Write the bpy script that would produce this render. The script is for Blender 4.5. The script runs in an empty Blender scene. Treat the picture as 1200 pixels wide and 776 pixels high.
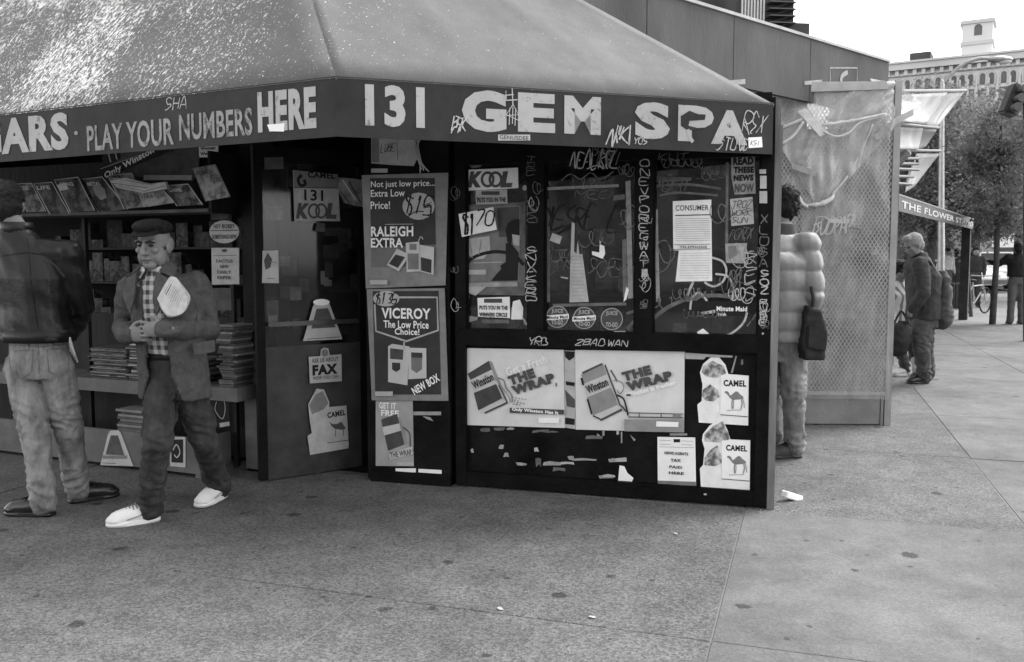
import bpy, bmesh, math, random
from mathutils import Vector, Matrix, noise
random.seed(7)
R = math.radians
scene = bpy.context.scene
COL = scene.collection
# ------------------------------------------------------------------ camera
FPX, HZ, CH = 1050.0, 303.0, 1.42          # focal length in photo pixels, horizon row, camera height
TH = math.atan((388 - HZ) / FPX)
cd = bpy.data.cameras.new('camera'); cam = bpy.data.objects.new('camera', cd); COL.objects.link(cam)
cd.sensor_width = 36.0; cd.lens = 36.0 * FPX / 1200.0; cd.clip_start = 0.05; cd.clip_end = 3000
cam.location = (0, 0, CH); cam.rotation_euler = (R(90) - TH, 0, 0)
scene.camera = cam
# ------------------------------------------------------------------ sky, sun, exposure
SUN_EL, SUN_AZ = 52.0, 64.0               # degrees; azimuth clockwise from +Y (the view direction)
wd = bpy.data.worlds.new('World'); scene.world = wd; wd.use_nodes = True
nt = wd.node_tree; nt.nodes.clear()
sky = nt.nodes.new('ShaderNodeTexSky'); sky.sky_type = 'NISHITA'; sky.sun_disc = False
sky.sun_elevation = R(SUN_EL); sky.sun_rotation = R(SUN_AZ); sky.air_density = 1.0; sky.dust_density = 1.0; sky.ozone_density = 1.0
bw = nt.nodes.new('ShaderNodeRGBToBW'); bg = nt.nodes.new('ShaderNodeBackground'); ow = nt.nodes.new('ShaderNodeOutputWorld')
bg.inputs['Strength'].default_value = 0.15
nt.links.new(sky.outputs[0], bw.inputs[0]); nt.links.new(bw.outputs[0], bg.inputs['Color']); nt.links.new(bg.outputs[0], ow.inputs['Surface'])
sd = bpy.data.lights.new('sun', 'SUN'); sun = bpy.data.objects.new('sun', sd); COL.objects.link(sun)
sd.energy = 0.6; sd.angle = R(25); sd.color = (1, 1, 1)
az, el = R(SUN_AZ), R(SUN_EL)
sv = Vector((math.sin(az) * math.cos(el), math.cos(az) * math.cos(el), math.sin(el)))
sun.rotation_euler = (-sv).to_track_quat('-Z', 'Y').to_euler()
vs = scene.view_settings
vs.view_transform = 'Standard'; vs.look = 'None'; vs.gamma = 1.0; vs.exposure = 2.25; vs.use_curve_mapping = False
scene.render.engine = 'CYCLES'
scene.cycles.transparent_max_bounces = 16

# ------------------------------------------------------------------ pixel -> world helpers
_c, _s = math.cos(TH), math.sin(TH)
def ray(px, py):
    x = (px - 600) / FPX; y = (388 - py) / FPX
    return Vector((x, _c + y * _s, -_s + y * _c))
def G(px, py, z=0.0):
    d = ray(px, py); t = (z - CH) / d.z
    return Vector((d.x * t, d.y * t, z))
def D(px, py, Y):
    d = ray(px, py); t = Y / d.y
    return Vector((d.x * t, Y, CH + d.z * t))
class Plane:
    def __init__(s, o, e, up=None):
        s.o = Vector((o[0], o[1], 0)) if up is None else Vector(o)
        s.e = Vector((e[0], e[1], 0)).normalized(); s.up = Vector((0, 0, 1)) if up is None else up
        s.n = s.e.cross(s.up).normalized()          # towards the viewer
    def hit(s, px, py):
        d = ray(px, py); cpos = Vector((0, 0, CH))
        t = (s.o - cpos).dot(s.n) / d.dot(s.n); p = cpos + d * t - s.o
        return p.dot(s.e), p.dot(s.up)
    def pt(s, u, v, off=0): return s.o + s.e * u + s.up * v + s.n * off
    def mat(s, u, v, off=0):
        m = Matrix.Identity(4)
        for i, a in enumerate((s.e, s.up, s.n)): m[0][i], m[1][i], m[2][i] = a
        m.translation = s.pt(u, v, off); return m
    def shift(s, d):
        q = Plane(s.o - s.n * d, s.e) if s.up.z > .999 else Plane(s.o - s.n * d, s.e, s.up)
        return q
def zoom(sc, ox, oy): return lambda x, y: (x / sc + ox, y / sc + oy)

# ------------------------------------------------------------------ materials (greys: the photograph is black and white)
MATS = {}
def M(name, v, rough=.65, var=.2, scale=6., bump=0., bscale=80., spec=.15, metal=0., stretch=(1, 1, 1), coords='Object', det=6.):
    if name in MATS: return MATS[name]
    m = bpy.data.materials.new(name); m.use_nodes = True; MATS[name] = m
    t = m.node_tree; b = t.nodes['Principled BSDF']
    b.inputs['Roughness'].default_value = rough; b.inputs['Specular IOR Level'].default_value = spec; b.inputs['Metallic'].default_value = metal
    tc = t.nodes.new('ShaderNodeTexCoord'); mp = t.nodes.new('ShaderNodeMapping'); mp.inputs['Scale'].default_value = stretch
    t.links.new(tc.outputs[coords], mp.inputs[0])
    n = t.nodes.new('ShaderNodeTexNoise'); n.inputs['Scale'].default_value = scale; n.inputs['Detail'].default_value = det; n.inputs['Roughness'].default_value = .65
    t.links.new(mp.outputs[0], n.inputs['Vector'])
    r = t.nodes.new('ShaderNodeMapRange'); r.inputs[1].default_value = .3; r.inputs[2].default_value = .7
    r.inputs[3].default_value = v * (1 - var); r.inputs[4].default_value = v * (1 + var)
    t.links.new(n.outputs['Fac'], r.inputs[0]); t.links.new(r.outputs[0], b.inputs['Base Color'])
    if bump:
        n2 = t.nodes.new('ShaderNodeTexNoise'); n2.inputs['Scale'].default_value = bscale; n2.inputs['Detail'].default_value = 5
        t.links.new(mp.outputs[0], n2.inputs['Vector'])
        bp = t.nodes.new('ShaderNodeBump'); bp.inputs['Strength'].default_value = bump; bp.inputs['Distance'].default_value = .02
        t.links.new(n2.outputs['Fac'], bp.inputs['Height']); t.links.new(bp.outputs[0], b.inputs['Normal'])
    return m
class NT:
    """tiny wrapper to write node trees"""
    def __init__(s, name):
        s.m = bpy.data.materials.new(name); s.m.use_nodes = True; s.t = s.m.node_tree; s.b = s.t.nodes['Principled BSDF']; MATS[name] = s.m
        s.tc = s.t.nodes.new('ShaderNodeTexCoord')
    def L(s, a, b): s.t.links.new(a, b)
    def mp(s, scale=(1, 1, 1), rot=(0, 0, 0), loc=(0, 0, 0), src='Object'):
        n = s.t.nodes.new('ShaderNodeMapping'); n.inputs['Scale'].default_value = scale; n.inputs['Rotation'].default_value = rot; n.inputs['Location'].default_value = loc
        s.L(s.tc.outputs[src], n.inputs[0]); return n.outputs[0]
    def noise(s, vec, scale, det=4, rough=.6):
        n = s.t.nodes.new('ShaderNodeTexNoise'); n.inputs['Scale'].default_value = scale; n.inputs['Detail'].default_value = det; n.inputs['Roughness'].default_value = rough
        s.L(vec, n.inputs['Vector']); return n.outputs['Fac']
    def voro(s, vec, scale, out='Distance', rnd=1.):
        n = s.t.nodes.new('ShaderNodeTexVoronoi'); n.inputs['Scale'].default_value = scale; n.inputs['Randomness'].default_value = rnd
        s.L(vec, n.inputs['Vector']); return n.outputs[out]
    def rng(s, x, a, b, c, d):
        n = s.t.nodes.new('ShaderNodeMapRange'); n.inputs[1].default_value = a; n.inputs[2].default_value = b; n.inputs[3].default_value = c; n.inputs[4].default_value = d
        s.L(x, n.inputs[0]); return n.outputs[0]
    def math(s, op, a, b=None):
        n = s.t.nodes.new('ShaderNodeMath'); n.operation = op
        for i, x in enumerate((a, b)):
            if x is None: continue
            if isinstance(x, (int, float)): n.inputs[i].default_value = x
            else: s.L(x, n.inputs[i])
        return n.outputs[0]
    def mix(s, f, a, b):
        n = s.t.nodes.new('ShaderNodeMix'); n.data_type = 'FLOAT'
        for i, x in ((0, f), (2, a), (3, b)):
            if isinstance(x, (int, float)): n.inputs[i].default_value = x
            else: s.L(x, n.inputs[i])
        return n.outputs[0]
    def bump(s, h, st=.4, dist=.01):
        n = s.t.nodes.new('ShaderNodeBump'); n.inputs['Strength'].default_value = st; n.inputs['Distance'].default_value = dist
        s.L(h, n.inputs['Height']); s.L(n.outputs[0], s.b.inputs['Normal'])
    def sep(s, vec):
        n = s.t.nodes.new('ShaderNodeSeparateXYZ'); s.L(vec, n.inputs[0]); return n.outputs
    def base(s, x, rough=.7, spec=.3):
        s.L(x, s.b.inputs['Base Color']); s.b.inputs['Roughness'].default_value = rough; s.b.inputs['Specular IOR Level'].default_value = spec
        return s.m
def mat_pavement(name, v, gr=1.):
    k = NT(name); c = k.mp(src='Object'); gen = k.mp(src='Object')
    g = k.t.nodes.new('ShaderNodeNewGeometry'); pos = g.outputs['Position']
    big = k.noise(pos, .9, 5); mid = k.noise(pos, 5, 5); fine = k.noise(pos, 160, 3, .8)
    agg = k.voro(pos, 95); aggc = k.voro(pos, 95, 'Color')
    a = k.rng(big, .3, .7, v * .68, v * 1.2)
    a = k.math('MULTIPLY', a, k.rng(mid, .3, .7, .8, 1.15))
    a = k.math('MULTIPLY', a, k.rng(fine, .3, .7, 1 - .5 * gr, 1 + .55 * gr))
    s3 = k.sep(aggc); a = k.math('MULTIPLY', a, k.rng(s3[0], 0, 1, 1 - .38 * gr, 1 + .38 * gr))
    gum = k.voro(pos, 4.2); gumr = k.sep(k.voro(pos, 4.2, 'Color'))
    rad = k.rng(gumr[0], .25, 1, 0, .19)
    wob = k.math('ADD', gum, k.rng(k.noise(pos, 22, 2), .3, .7, -.045, .045))
    spot = k.rng(k.math('SUBTRACT', rad, wob), -.01, .03, 0, .62)
    a = k.math('MULTIPLY', a, k.math('SUBTRACT', 1., spot))
    g2 = k.voro(pos, 9.5); g2r = k.sep(k.voro(pos, 9.5, 'Color')); sp2 = k.rng(k.math('SUBTRACT', k.rng(g2r[1], .55, 1, 0, .17), k.math('ADD', g2, k.rng(k.noise(pos, 40, 2), .3, .7, -.04, .04))), -.01, .03, 0, .5)
    a = k.math('MULTIPLY', a, k.math('SUBTRACT', 1., sp2))
    k.bump(k.math('ADD', fine, k.math('MULTIPLY', agg, .6)), .35, .006)
    return k.base(a, .85, .25)
def mat_canopy():
    k = NT('awning_canvas'); P = k.t.nodes.new('ShaderNodeNewGeometry').outputs['Position']
    vm = k.t.nodes.new('ShaderNodeMapping'); vm.inputs['Rotation'].default_value = (0, 0, R(-35)); k.L(P, vm.inputs[0])
    st = k.t.nodes.new('ShaderNodeMapping'); st.inputs['Scale'].default_value = (17, 62, 34); k.L(vm.outputs[0], st.inputs[0])
    s1 = k.noise(st.outputs[0], 1., 5, .72); s2 = k.noise(P, 120, 3, .7); s3 = k.noise(P, 75, 3, .7)
    xs = k.sep(P)
    m = k.rng(xs[0], -2.4, -.2, 1, 0); m = k.math('MULTIPLY', m, k.rng(k.noise(P, 2.2, 3), .25, .6, .35, 1.))
    th = k.mix(m, .71, .49); sp = k.rng(k.math('SUBTRACT', s1, th), 0, .05, 0, 1)
    th2 = k.mix(m, .695, .55); sp2 = k.rng(k.math('SUBTRACT', s3, th2), 0, .03, 0, .9)
    tot = k.math('MAXIMUM', sp, sp2)
    base = k.math('MULTIPLY', k.rng(k.noise(P, 3, 5), .3, .7, .118, .158), k.rng(s2, .3, .7, .85, 1.15))
    k.bump(k.math('ADD', k.noise(P, 3.5, 2), k.math('MULTIPLY', s2, .05)), .5, .03)
    return k.base(k.mix(tot, base, .8), .75, .3)
def mat_paint(name, v, wear=.5, under=.05, scale=14, th=.58):
    k = NT(name); P = k.t.nodes.new('ShaderNodeNewGeometry').outputs['Position']
    n = k.noise(P, scale, 7, .7); w = k.rng(n, th, th + .09, 0, wear)
    a = k.mix(w, k.rng(k.noise(P, 4, 4), .3, .7, v * .85, v * 1.1), under)
    return k.base(a, .7, .3)
def mat_glass(name, dirt_reflect=.06, v=.5, rough=.03, ior=1.5):
    m = bpy.data.materials.new(name); m.use_nodes = True; t = m.node_tree; t.nodes.clear(); MATS[name] = m
    o = t.nodes.new('ShaderNodeOutputMaterial'); tr = t.nodes.new('ShaderNodeBsdfTransparent'); gl = t.nodes.new('ShaderNodeBsdfGlossy'); df = t.nodes.new('ShaderNodeBsdfDiffuse')
    gl.inputs['Roughness'].default_value = rough; df.inputs['Color'].default_value = (v, v, v, 1); tr.inputs[0].default_value = (.85, .85, .85, 1)
    fr = t.nodes.new('ShaderNodeFresnel'); fr.inputs[0].default_value = ior
    m1 = t.nodes.new('ShaderNodeMixShader'); m2 = t.nodes.new('ShaderNodeMixShader')
    tc = t.nodes.new('ShaderNodeTexCoord'); n = t.nodes.new('ShaderNodeTexNoise'); n.inputs['Scale'].default_value = 3.5; n.inputs['Detail'].default_value = 8; n.inputs['Roughness'].default_value = .7
    r = t.nodes.new('ShaderNodeMapRange'); r.inputs[1].default_value = .38; r.inputs[2].default_value = .72; r.inputs[3].default_value = 0; r.inputs[4].default_value = dirt_reflect
    t.links.new(tc.outputs['Object'], n.inputs['Vector']); t.links.new(n.outputs['Fac'], r.inputs[0])
    t.links.new(r.outputs[0], m1.inputs[0]); t.links.new(tr.outputs[0], m1.inputs[1]); t.links.new(df.outputs[0], m1.inputs[2])
    t.links.new(fr.outputs[0], m2.inputs[0]); t.links.new(m1.outputs[0], m2.inputs[1]); t.links.new(gl.outputs[0], m2.inputs[2]); t.links.new(m2.outputs[0], o.inputs[0])
    return m
def mat_plaid():
    k = NT('plaid_cloth'); x = k.sep(k.mp())
    a = k.math('SINE', k.math('MULTIPLY', x[0], 150.)); b = k.math('SINE', k.math('MULTIPLY', x[2], 130.))
    c = k.math('ADD', k.rng(a, -.2, .2, 0, .5), k.rng(b, -.2, .2, 0, .5))
    return k.base(k.rng(c, 0, 1, .06, .5), .85, .1)
def mat_stripe():
    k = NT('striped_cloth'); x = k.sep(k.mp())
    a = k.math('SINE', k.math('MULTIPLY', k.math('ADD', x[0], x[1]), 110.))
    return k.base(k.rng(a, .1, .5, .6, .2), .85, .1)

# ------------------------------------------------------------------ objects
def tag(o, label=None, cat=None, group=None, kind=None):
    if label: o['label'] = label
    if cat: o['category'] = cat
    if group: o['group'] = group
    if kind: o['kind'] = kind
    return o
def thing(name, label, cat, loc=(0, 0, 0), group=None):
    o = bpy.data.objects.new(name, None); o.empty_display_size = .1; COL.objects.link(o); o.location = loc
    return tag(o, label, cat, group)
def link(name, me, parent=None, world=None, pinv=None):
    o = bpy.data.objects.new(name, me); COL.objects.link(o)
    if parent is not None: o.parent = parent
    if world is not None: o.matrix_basis = world if parent is None else (Matrix.Translation(parent.location).inverted() @ world if pinv is None else pinv @ world)
    return o
def mesh_of(name, bm, mat, smooth=False):
    me = bpy.data.meshes.new(name)
    bmesh.ops.recalc_face_normals(bm, faces=bm.faces); bm.to_mesh(me); bm.free()
    for m in (mat if isinstance(mat, (list, tuple)) else [mat]): me.materials.append(m)
    if smooth: me.polygons.foreach_set('use_smooth', [True] * len(me.polygons))
    return me
def obj(name, bm, mat, parent=None, world=None, smooth=False):
    """bm in world coordinates unless `world` is given; parents are unrotated Empties"""
    me = mesh_of(name, bm, mat, smooth)
    if world is None and parent is not None: world = Matrix.Identity(4)
    return link(name, me, parent, world)
def top(name, bm, mat, label, cat, group=None, kind=None, smooth=False):
    """single-mesh thing with its origin at its base"""
    zs = min(v.co.z for v in bm.verts); n = len(bm.verts)
    c = Vector((sum(v.co.x for v in bm.verts) / n, sum(v.co.y for v in bm.verts) / n, zs))
    bmesh.ops.translate(bm, verts=bm.verts, vec=-c)
    o = link(name, mesh_of(name, bm, mat, smooth)); o.location = c
    return tag(o, label, cat, group, kind)
def B(): return bmesh.new()
def hexa(bm, p):
    """8 corner points: bottom 4 ring then top 4 ring"""
    v = [bm.verts.new(q) for q in p]
    for f in ((3, 2, 1, 0), (4, 5, 6, 7), (0, 1, 5, 4), (1, 2, 6, 5), (2, 3, 7, 6), (3, 0, 4, 7)): bm.faces.new([v[i] for i in f])
    return bm
def box(bm, x0, x1, y0, y1, z0, z1, m=None):
    p = [Vector(q) for q in ((x0, y0, z0), (x1, y0, z0), (x1, y1, z0), (x0, y1, z0), (x0, y0, z1), (x1, y0, z1), (x1, y1, z1), (x0, y1, z1))]
    return hexa(bm, [m @ q for q in p] if m else p)
def pbox(bm, P, u0, u1, v0, v1, d0, d1):
    """box on a plane: along e, up, and from d0 to d1 towards the viewer"""
    return hexa(bm, [P.pt(u, v, d) for d in (d0, d1) for u, v in ((u0, v0), (u1, v0), (u1, v1), (u0, v1))])
def prism(bm, pts, z0, z1, m=None):
    """polygon (x,y) extruded along z, front at z1"""
    n = len(pts)
    a = [bm.verts.new((m @ Vector((x, y, z0))) if m else (x, y, z0)) for x, y in pts]; b = [bm.verts.new((m @ Vector((x, y, z1))) if m else (x, y, z1)) for x, y in pts]
    bm.faces.new(b); bm.faces.new(a[::-1])
    for i in range(n): bm.faces.new((a[i], a[(i + 1) % n], b[(i + 1) % n], b[i]))
    return bm
def rings(bm, rs, cap=True):
    vs = [[bm.verts.new(p) for p in r] for r in rs]; n = len(vs[0])
    for a, b in zip(vs, vs[1:]):
        for i in range(n): bm.faces.new((a[i], a[(i + 1) % n], b[(i + 1) % n], b[i]))
    if cap: bm.faces.new(vs[0][::-1]); bm.faces.new(vs[-1])
    return bm
def frame_of(d):
    d = d.normalized(); a = Vector((0, 0, 1)) if abs(d.z) < .9 else Vector((1, 0, 0))
    x = a.cross(d).normalized(); return x, d.cross(x)
def chain(bm, pts, rad, n=10, round_ends=True):
    """tapered tube through points; rad: float or list"""
    pts = [Vector(p) for p in pts]
    rad = [rad] * len(pts) if isinstance(rad, (int, float)) else list(rad)
    if round_ends:
        d0 = (pts[0] - pts[1]).normalized(); d1 = (pts[-1] - pts[-2]).normalized(); r0, r1 = rad[0], rad[-1]
        pts = [pts[0] + d0 * r0 * .95, pts[0] + d0 * r0 * .6] + pts + [pts[-1] + d1 * r1 * .6, pts[-1] + d1 * r1 * .95]
        rad = [r0 * .3, r0 * .8] + rad + [r1 * .8, r1 * .3]
    rs = []; x = None
    for i, p in enumerate(pts):
        d = (pts[min(i + 1, len(pts) - 1)] - pts[max(i - 1, 0)]).normalized()
        if x is None: x, y = frame_of(d)
        else: x = (x - d * x.dot(d)).normalized(); y = d.cross(x)
        rs.append([p + (x * math.cos(2 * math.pi * k / n) + y * math.sin(2 * math.pi * k / n)) * rad[i] for k in range(n)])
    return rings(bm, rs)
def ell(bm, c, r, m=None, n=12):
    c = Vector(c); rs = []
    for i in range(1, 8):
        t = math.pi * i / 8
        rs.append([Vector((r[0] * math.sin(t) * math.cos(2 * math.pi * k / n), r[1] * math.sin(t) * math.sin(2 * math.pi * k / n), -r[2] * math.cos(t))) for k in range(n)])
    return rings(bm, [[(c + (m @ p if m else p)) for p in q] for q in rs])
def catmull(pts, k=5):
    pts = [Vector(p) for p in pts]
    if len(pts) < 3: return pts
    q = [pts[0]] + pts + [pts[-1]]; out = []
    for i in range(1, len(q) - 2):
        a, b, c, d = q[i - 1:i + 3]
        for j in range(k):
            t = j / k
            out.append(.5 * ((2 * b) + (c - a) * t + (2 * a - 5 * b + 4 * c - d) * t * t + (3 * b - a - 3 * c + d) * t ** 3))
    return out + [pts[-1]]
def ribbon(bm, pts, w, z, th=.0012, taper=0.):
    """flat stroke in local xy; w may vary at ends"""
    pts = [Vector((p[0], p[1])) for p in pts]; n = len(pts); l = []; r = []
    for i, p in enumerate(pts):
        d = pts[min(i + 1, n - 1)] - pts[max(i - 1, 0)]
        d = d.normalized() if d.length > 1e-9 else Vector((1, 0)); q = Vector((-d.y, d.x)) * w / 2 * (1 - taper * (1 - math.sin(math.pi * min(1, (i + .6) / n)) ** .6) + taper * .35 * math.sin(i * 1.7 + pts[0].x * 90))
        l.append(bm.verts.new((p.x + q.x, p.y + q.y, z))); r.append(bm.verts.new((p.x - q.x, p.y - q.y, z)))
    for i in range(n - 1):
        try: bm.faces.new((r[i], r[i + 1], l[i + 1], l[i]))
        except ValueError: pass
    return bm
# text -> cached flat mesh data in a unit box
_TX = {}
def text_data(s, bold):
    k = (s, round(bold, 3))
    if k not in _TX:
        cu = bpy.data.curves.new('t', 'FONT'); cu.body = s; cu.size = 1; cu.offset = bold; cu.resolution_u = 3; cu.space_character = 1 + bold * 2
        o = bpy.data.objects.new('t', cu); COL.objects.link(o)
        dg = bpy.context.evaluated_depsgraph_get(); me = bpy.data.meshes.new_from_object(o.evaluated_get(dg))
        vs_ = [v.co.copy() for v in me.vertices]; fs = [tuple(p.vertices) for p in me.polygons]
        bpy.data.objects.remove(o); bpy.data.curves.remove(cu); bpy.data.meshes.remove(me)
        x0 = min(v.x for v in vs_); x1 = max(v.x for v in vs_); y0 = min(v.y for v in vs_); y1 = max(v.y for v in vs_)
        _TX[k] = ([((v.x - x0) / (x1 - x0), (v.y - y0) / max(y1 - y0, 1e-6)) for v in vs_], fs)
    return _TX[k]
def text_bm(bm, s, cx, cy, w, h, z, bold=.02, rot=0., shear=0.):
    pts, fs = text_data(s, bold); ca, sa = math.cos(rot), math.sin(rot); vv = []
    for x, y in pts:
        X = (x - .5) * w + (y - .5) * h * shear; Y = (y - .5) * h
        vv.append(bm.verts.new((cx + X * ca - Y * sa, cy + X * sa + Y * ca, z)))
    for f in fs:
        try: bm.faces.new([vv[i] for i in f])
        except ValueError: pass
    return bm
# handwriting: single-stroke letters on a 4 x 6 grid (pairs of digits are points)
GL = {'A': ['002640', '1232'], 'B': ['0006', '0636453403', '0334423100'], 'C': ['4516061001003041'], 'D': ['0006263442413000'], 'E': ['46060040', '0333'], 'F': ['0006', '0646', '0333'],
      'G': ['45260602113042', '4322'], 'H': ['0006', '4046', '0343'], 'I': ['2026'], 'J': ['46412010'], 'K': ['0006', '460340'], 'L': ['060040'], 'M': ['0006234640'], 'N': ['00064046'], 'O': ['2605012041452616'],
      'P': ['0006364503'], 'Q': ['260501204145261', '2240'], 'R': ['00063645330340', '0340'], 'S': ['4526051333421000'], 'T': ['0646', '2026'], 'U': ['060110304146'], 'V': ['062046'], 'W': ['0610243046'], 'X': ['0046', '0640'],
      'Y': ['062346', '2320'], 'Z': ['06460040'], '0': ['260501204145261'], '1': ['152620'], '2': ['0526450040'], '3': ['0646234241200'], '5': ['460603334130000'], '7': ['064610'], '8': ['2605344110013445261'], '$': ['4516053341301', '2720'], '.': ['1011']}
def glyph_strokes(word):
    out = []
    for i, ch in enumerate(word.upper()):
        for s in GL.get(ch, []):
            s = s[:len(s) // 2 * 2]
            out.append([(i * 1.3 + int(s[j]) / 4., int(s[j + 1]) / 6.) for j in range(0, len(s), 2)])
    return out, max(1e-3, len(word) * 1.3 - .3)
def scrawl(bm, word, cx, cy, w, h, z, sw, rot=0., slant=.25, jit=.06, vert=False, rs=1):
    rnd = random.Random(rs + len(word)); st, W = glyph_strokes(word); ca, sa = math.cos(rot), math.sin(rot)
    if vert:
        st = []; n = len(word)
        for i, ch in enumerate(word.upper()):
            for s in GL.get(ch, []):
                s = s[:len(s) // 2 * 2]; st.append([(int(s[j]) / 4., 1 - (i + 1 - .75 * int(s[j + 1]) / 6.) / n) for j in range(0, len(s), 2)])
        W = 1
    for s in st:
        p = []
        for x, y in s:
            X = (x / W - .5) * w + (0 if vert else (y - .5) * h * slant) + rnd.gauss(0, jit) * (w if vert else h) * .6; Y = (y - .5) * h + rnd.gauss(0, jit) * (w if vert else h) * .6
            p.append((cx + X * ca - Y * sa, cy + X * sa + Y * ca, 0))
        ribbon(bm, catmull(p, 6), sw, z, taper=.5)
    return bm

# ================================================================== shared materials
BLACK = M('black_paint', .006, .5, .6, 5, .25, 30, .08)
BLACK2 = M('worn_black_panel', .008, .5, .8, 3.5, .2, 40, .08)
DARKW = M('dark_wood', .018, .6, .4, 6, .2, 50, stretch=(1, 1, .15))
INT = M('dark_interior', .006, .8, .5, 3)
GREYB = M('grey_board', .13, .7, .25, 5, .2, 40)
WOODW = M('weathered_wood', .2, .75, .5, 9, .4, 40, stretch=(1, 1, .12))
PAPER = M('white_paper', .85, .8, .1, 14, .12, 20)
PAPER2 = M('grey_paper', .45, .8, .2, 10, .15, 20)
PAPER3 = M('dim_paper', .09, .8, .35, 9, .15, 20)  # paper darkened in colour for the shade under the awning
CARD = M('poster_card_light', .68, .55, .1, 6, .1, 25)
TAPE = M('masking_tape', .32, .6, .3, 18, .1, 40)
TAPE2 = M('dull_tape', .14, .6, .4, 14, .1, 40)
INK = M('black_ink', .015, .5, .3, 10)
INK2 = M('grey_ink', .08, .5, .3, 10)
INK3 = M('mid_ink', .2, .6, .25, 9)
WHITE = M('white_ink', .9, .6, .06, 12)
PALE = M('pale_ink', .45, .6, .15, 12)
GRAF = mat_paint('white_marker', .5, .8, .05, 40, .55)
GRAF2 = mat_paint('faded_marker', .17, .8, .03, 30, .5)
METAL = M('dull_metal', .3, .4, .2, 8, 0, 40, .5, .7)
DMETAL = M('dark_metal', .05, .4, .3, 8, .1, 40, .5, .3)
SIGNW = mat_paint('worn_white_lettering', .42, .7, .10, 20, .56)
SIGNW2 = mat_paint('faded_white_lettering', .30, .8, .06, 22, .52)
VAL = M('awning_valance_canvas', .031, .65, .3, 4, .45, 7, .2)
CANO = mat_canopy()
GLASS = mat_glass('shop_glass', .10, .25, .03, 1.42); GLASS2 = mat_glass('door_glass', .4, .08, .08, 1.32)  # door glass: heavier grey coat stands for reflections, mixed into the surface
PAVE = mat_pavement('pavement_concrete', .128); PAVE2 = mat_pavement('paler_pavement_concrete', .152, .35)  # right-hand slabs: paler concrete with weaker grain
PAVEF = M('far_pavement', .2, .85, .2, .6, .15, 30, det=10)
ASPH = M('road_asphalt', .07, .85, .25, 2, .2, 60)

# ================================================================== ground
bm = B(); E1 = Vector((math.cos(R(-18.3)), math.sin(R(-18.3)), 0)); E2 = Vector((-E1.y, E1.x, 0))
v = [bm.verts.new(p) for p in ((-700, -60, -.03), (700, -60, -.03), (900, 900, -.03), (-900, 900, -.03))]; bm.faces.new(v)
tag(obj('ground', bm, ASPH), kind='structure')
bm = B(); KER = 34.0
pts = [(-60, -12), (60, -12), (60, KER + 6), (-60, KER - 6)]
prism(bm, pts, -.12, -.0045)
SIDE = obj('sidewalk', bm, PAVEF); tag(SIDE, kind='structure')
bm = B(); prism(bm, [(-60, KER - 6), (60, KER + 6), (60, KER + 6.18), (-60, KER - 5.82)], -.12, .0)
tag(obj('kerb', bm, M('kerb_stone', .3, .8, .2, 3)), kind='structure')
SU, SV, GAP = 1.44, 1.85, .006
bm = B(); box(bm, GAP / 2, SU - GAP / 2, GAP / 2, SV - GAP / 2, -.009, 0)
bmesh.ops.bevel(bm, geom=[e for e in bm.edges if all(abs(w.co.z) < 1e-5 for w in e.verts)], offset=.003, segments=1, affect='EDGES')
slab = mesh_of('paving_slab', bm, PAVE); slab2 = slab.copy(); slab2.materials.clear(); slab2.materials.append(PAVE2)
rnd = random.Random(3)
for i in range(-5, 14):
    for j in range(-2, 12):
        o_ = E1 * (-1.752 + SU * i) + E2 * (3.3 + SV * j)
        c_ = o_ + E1 * SU / 2 + E2 * SV / 2
        if c_.y < -1.5 or c_.y > 19 or abs(c_.x) > 3.5 + c_.y * .75: continue
        so = link('paving_slab', slab2 if i >= 1 + (j >= 1) else slab, SIDE)
        tilt = Matrix.Rotation(rnd.gauss(0, .0006), 4, 'X') @ Matrix.Rotation(rnd.gauss(0, .0006), 4, 'Y')
        so.matrix_basis = Matrix.Translation(o_ + Vector((0, 0, rnd.uniform(-.0015, .0015)))) @ Matrix.Rotation(R(-18.3), 4, 'Z') @ tilt

# ================================================================== planes of the shop
A = G(436, 563); Bp = G(898, 597); W = Plane(A, Bp - A)
def Wu(px, py=450): return W.hit(px, py)[0]
def Wv(py, px=700): return W.hit(px, py)[1]
VZ0, VZ1 = 1.98, 2.243
C_ = G(395, 160, VZ0); R_ = G(905, 181, VZ0); L_ = G(0, 190, VZ0); C_.z = R_.z = L_.z = 0
VR = Plane(C_, R_ - C_); VL = Plane(L_, C_ - L_)
DP = Plane(G(305, 566), G(434, 547) - G(305, 566))
S = Plane(G(90, 543), G(235, 561) - G(90, 543))

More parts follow.
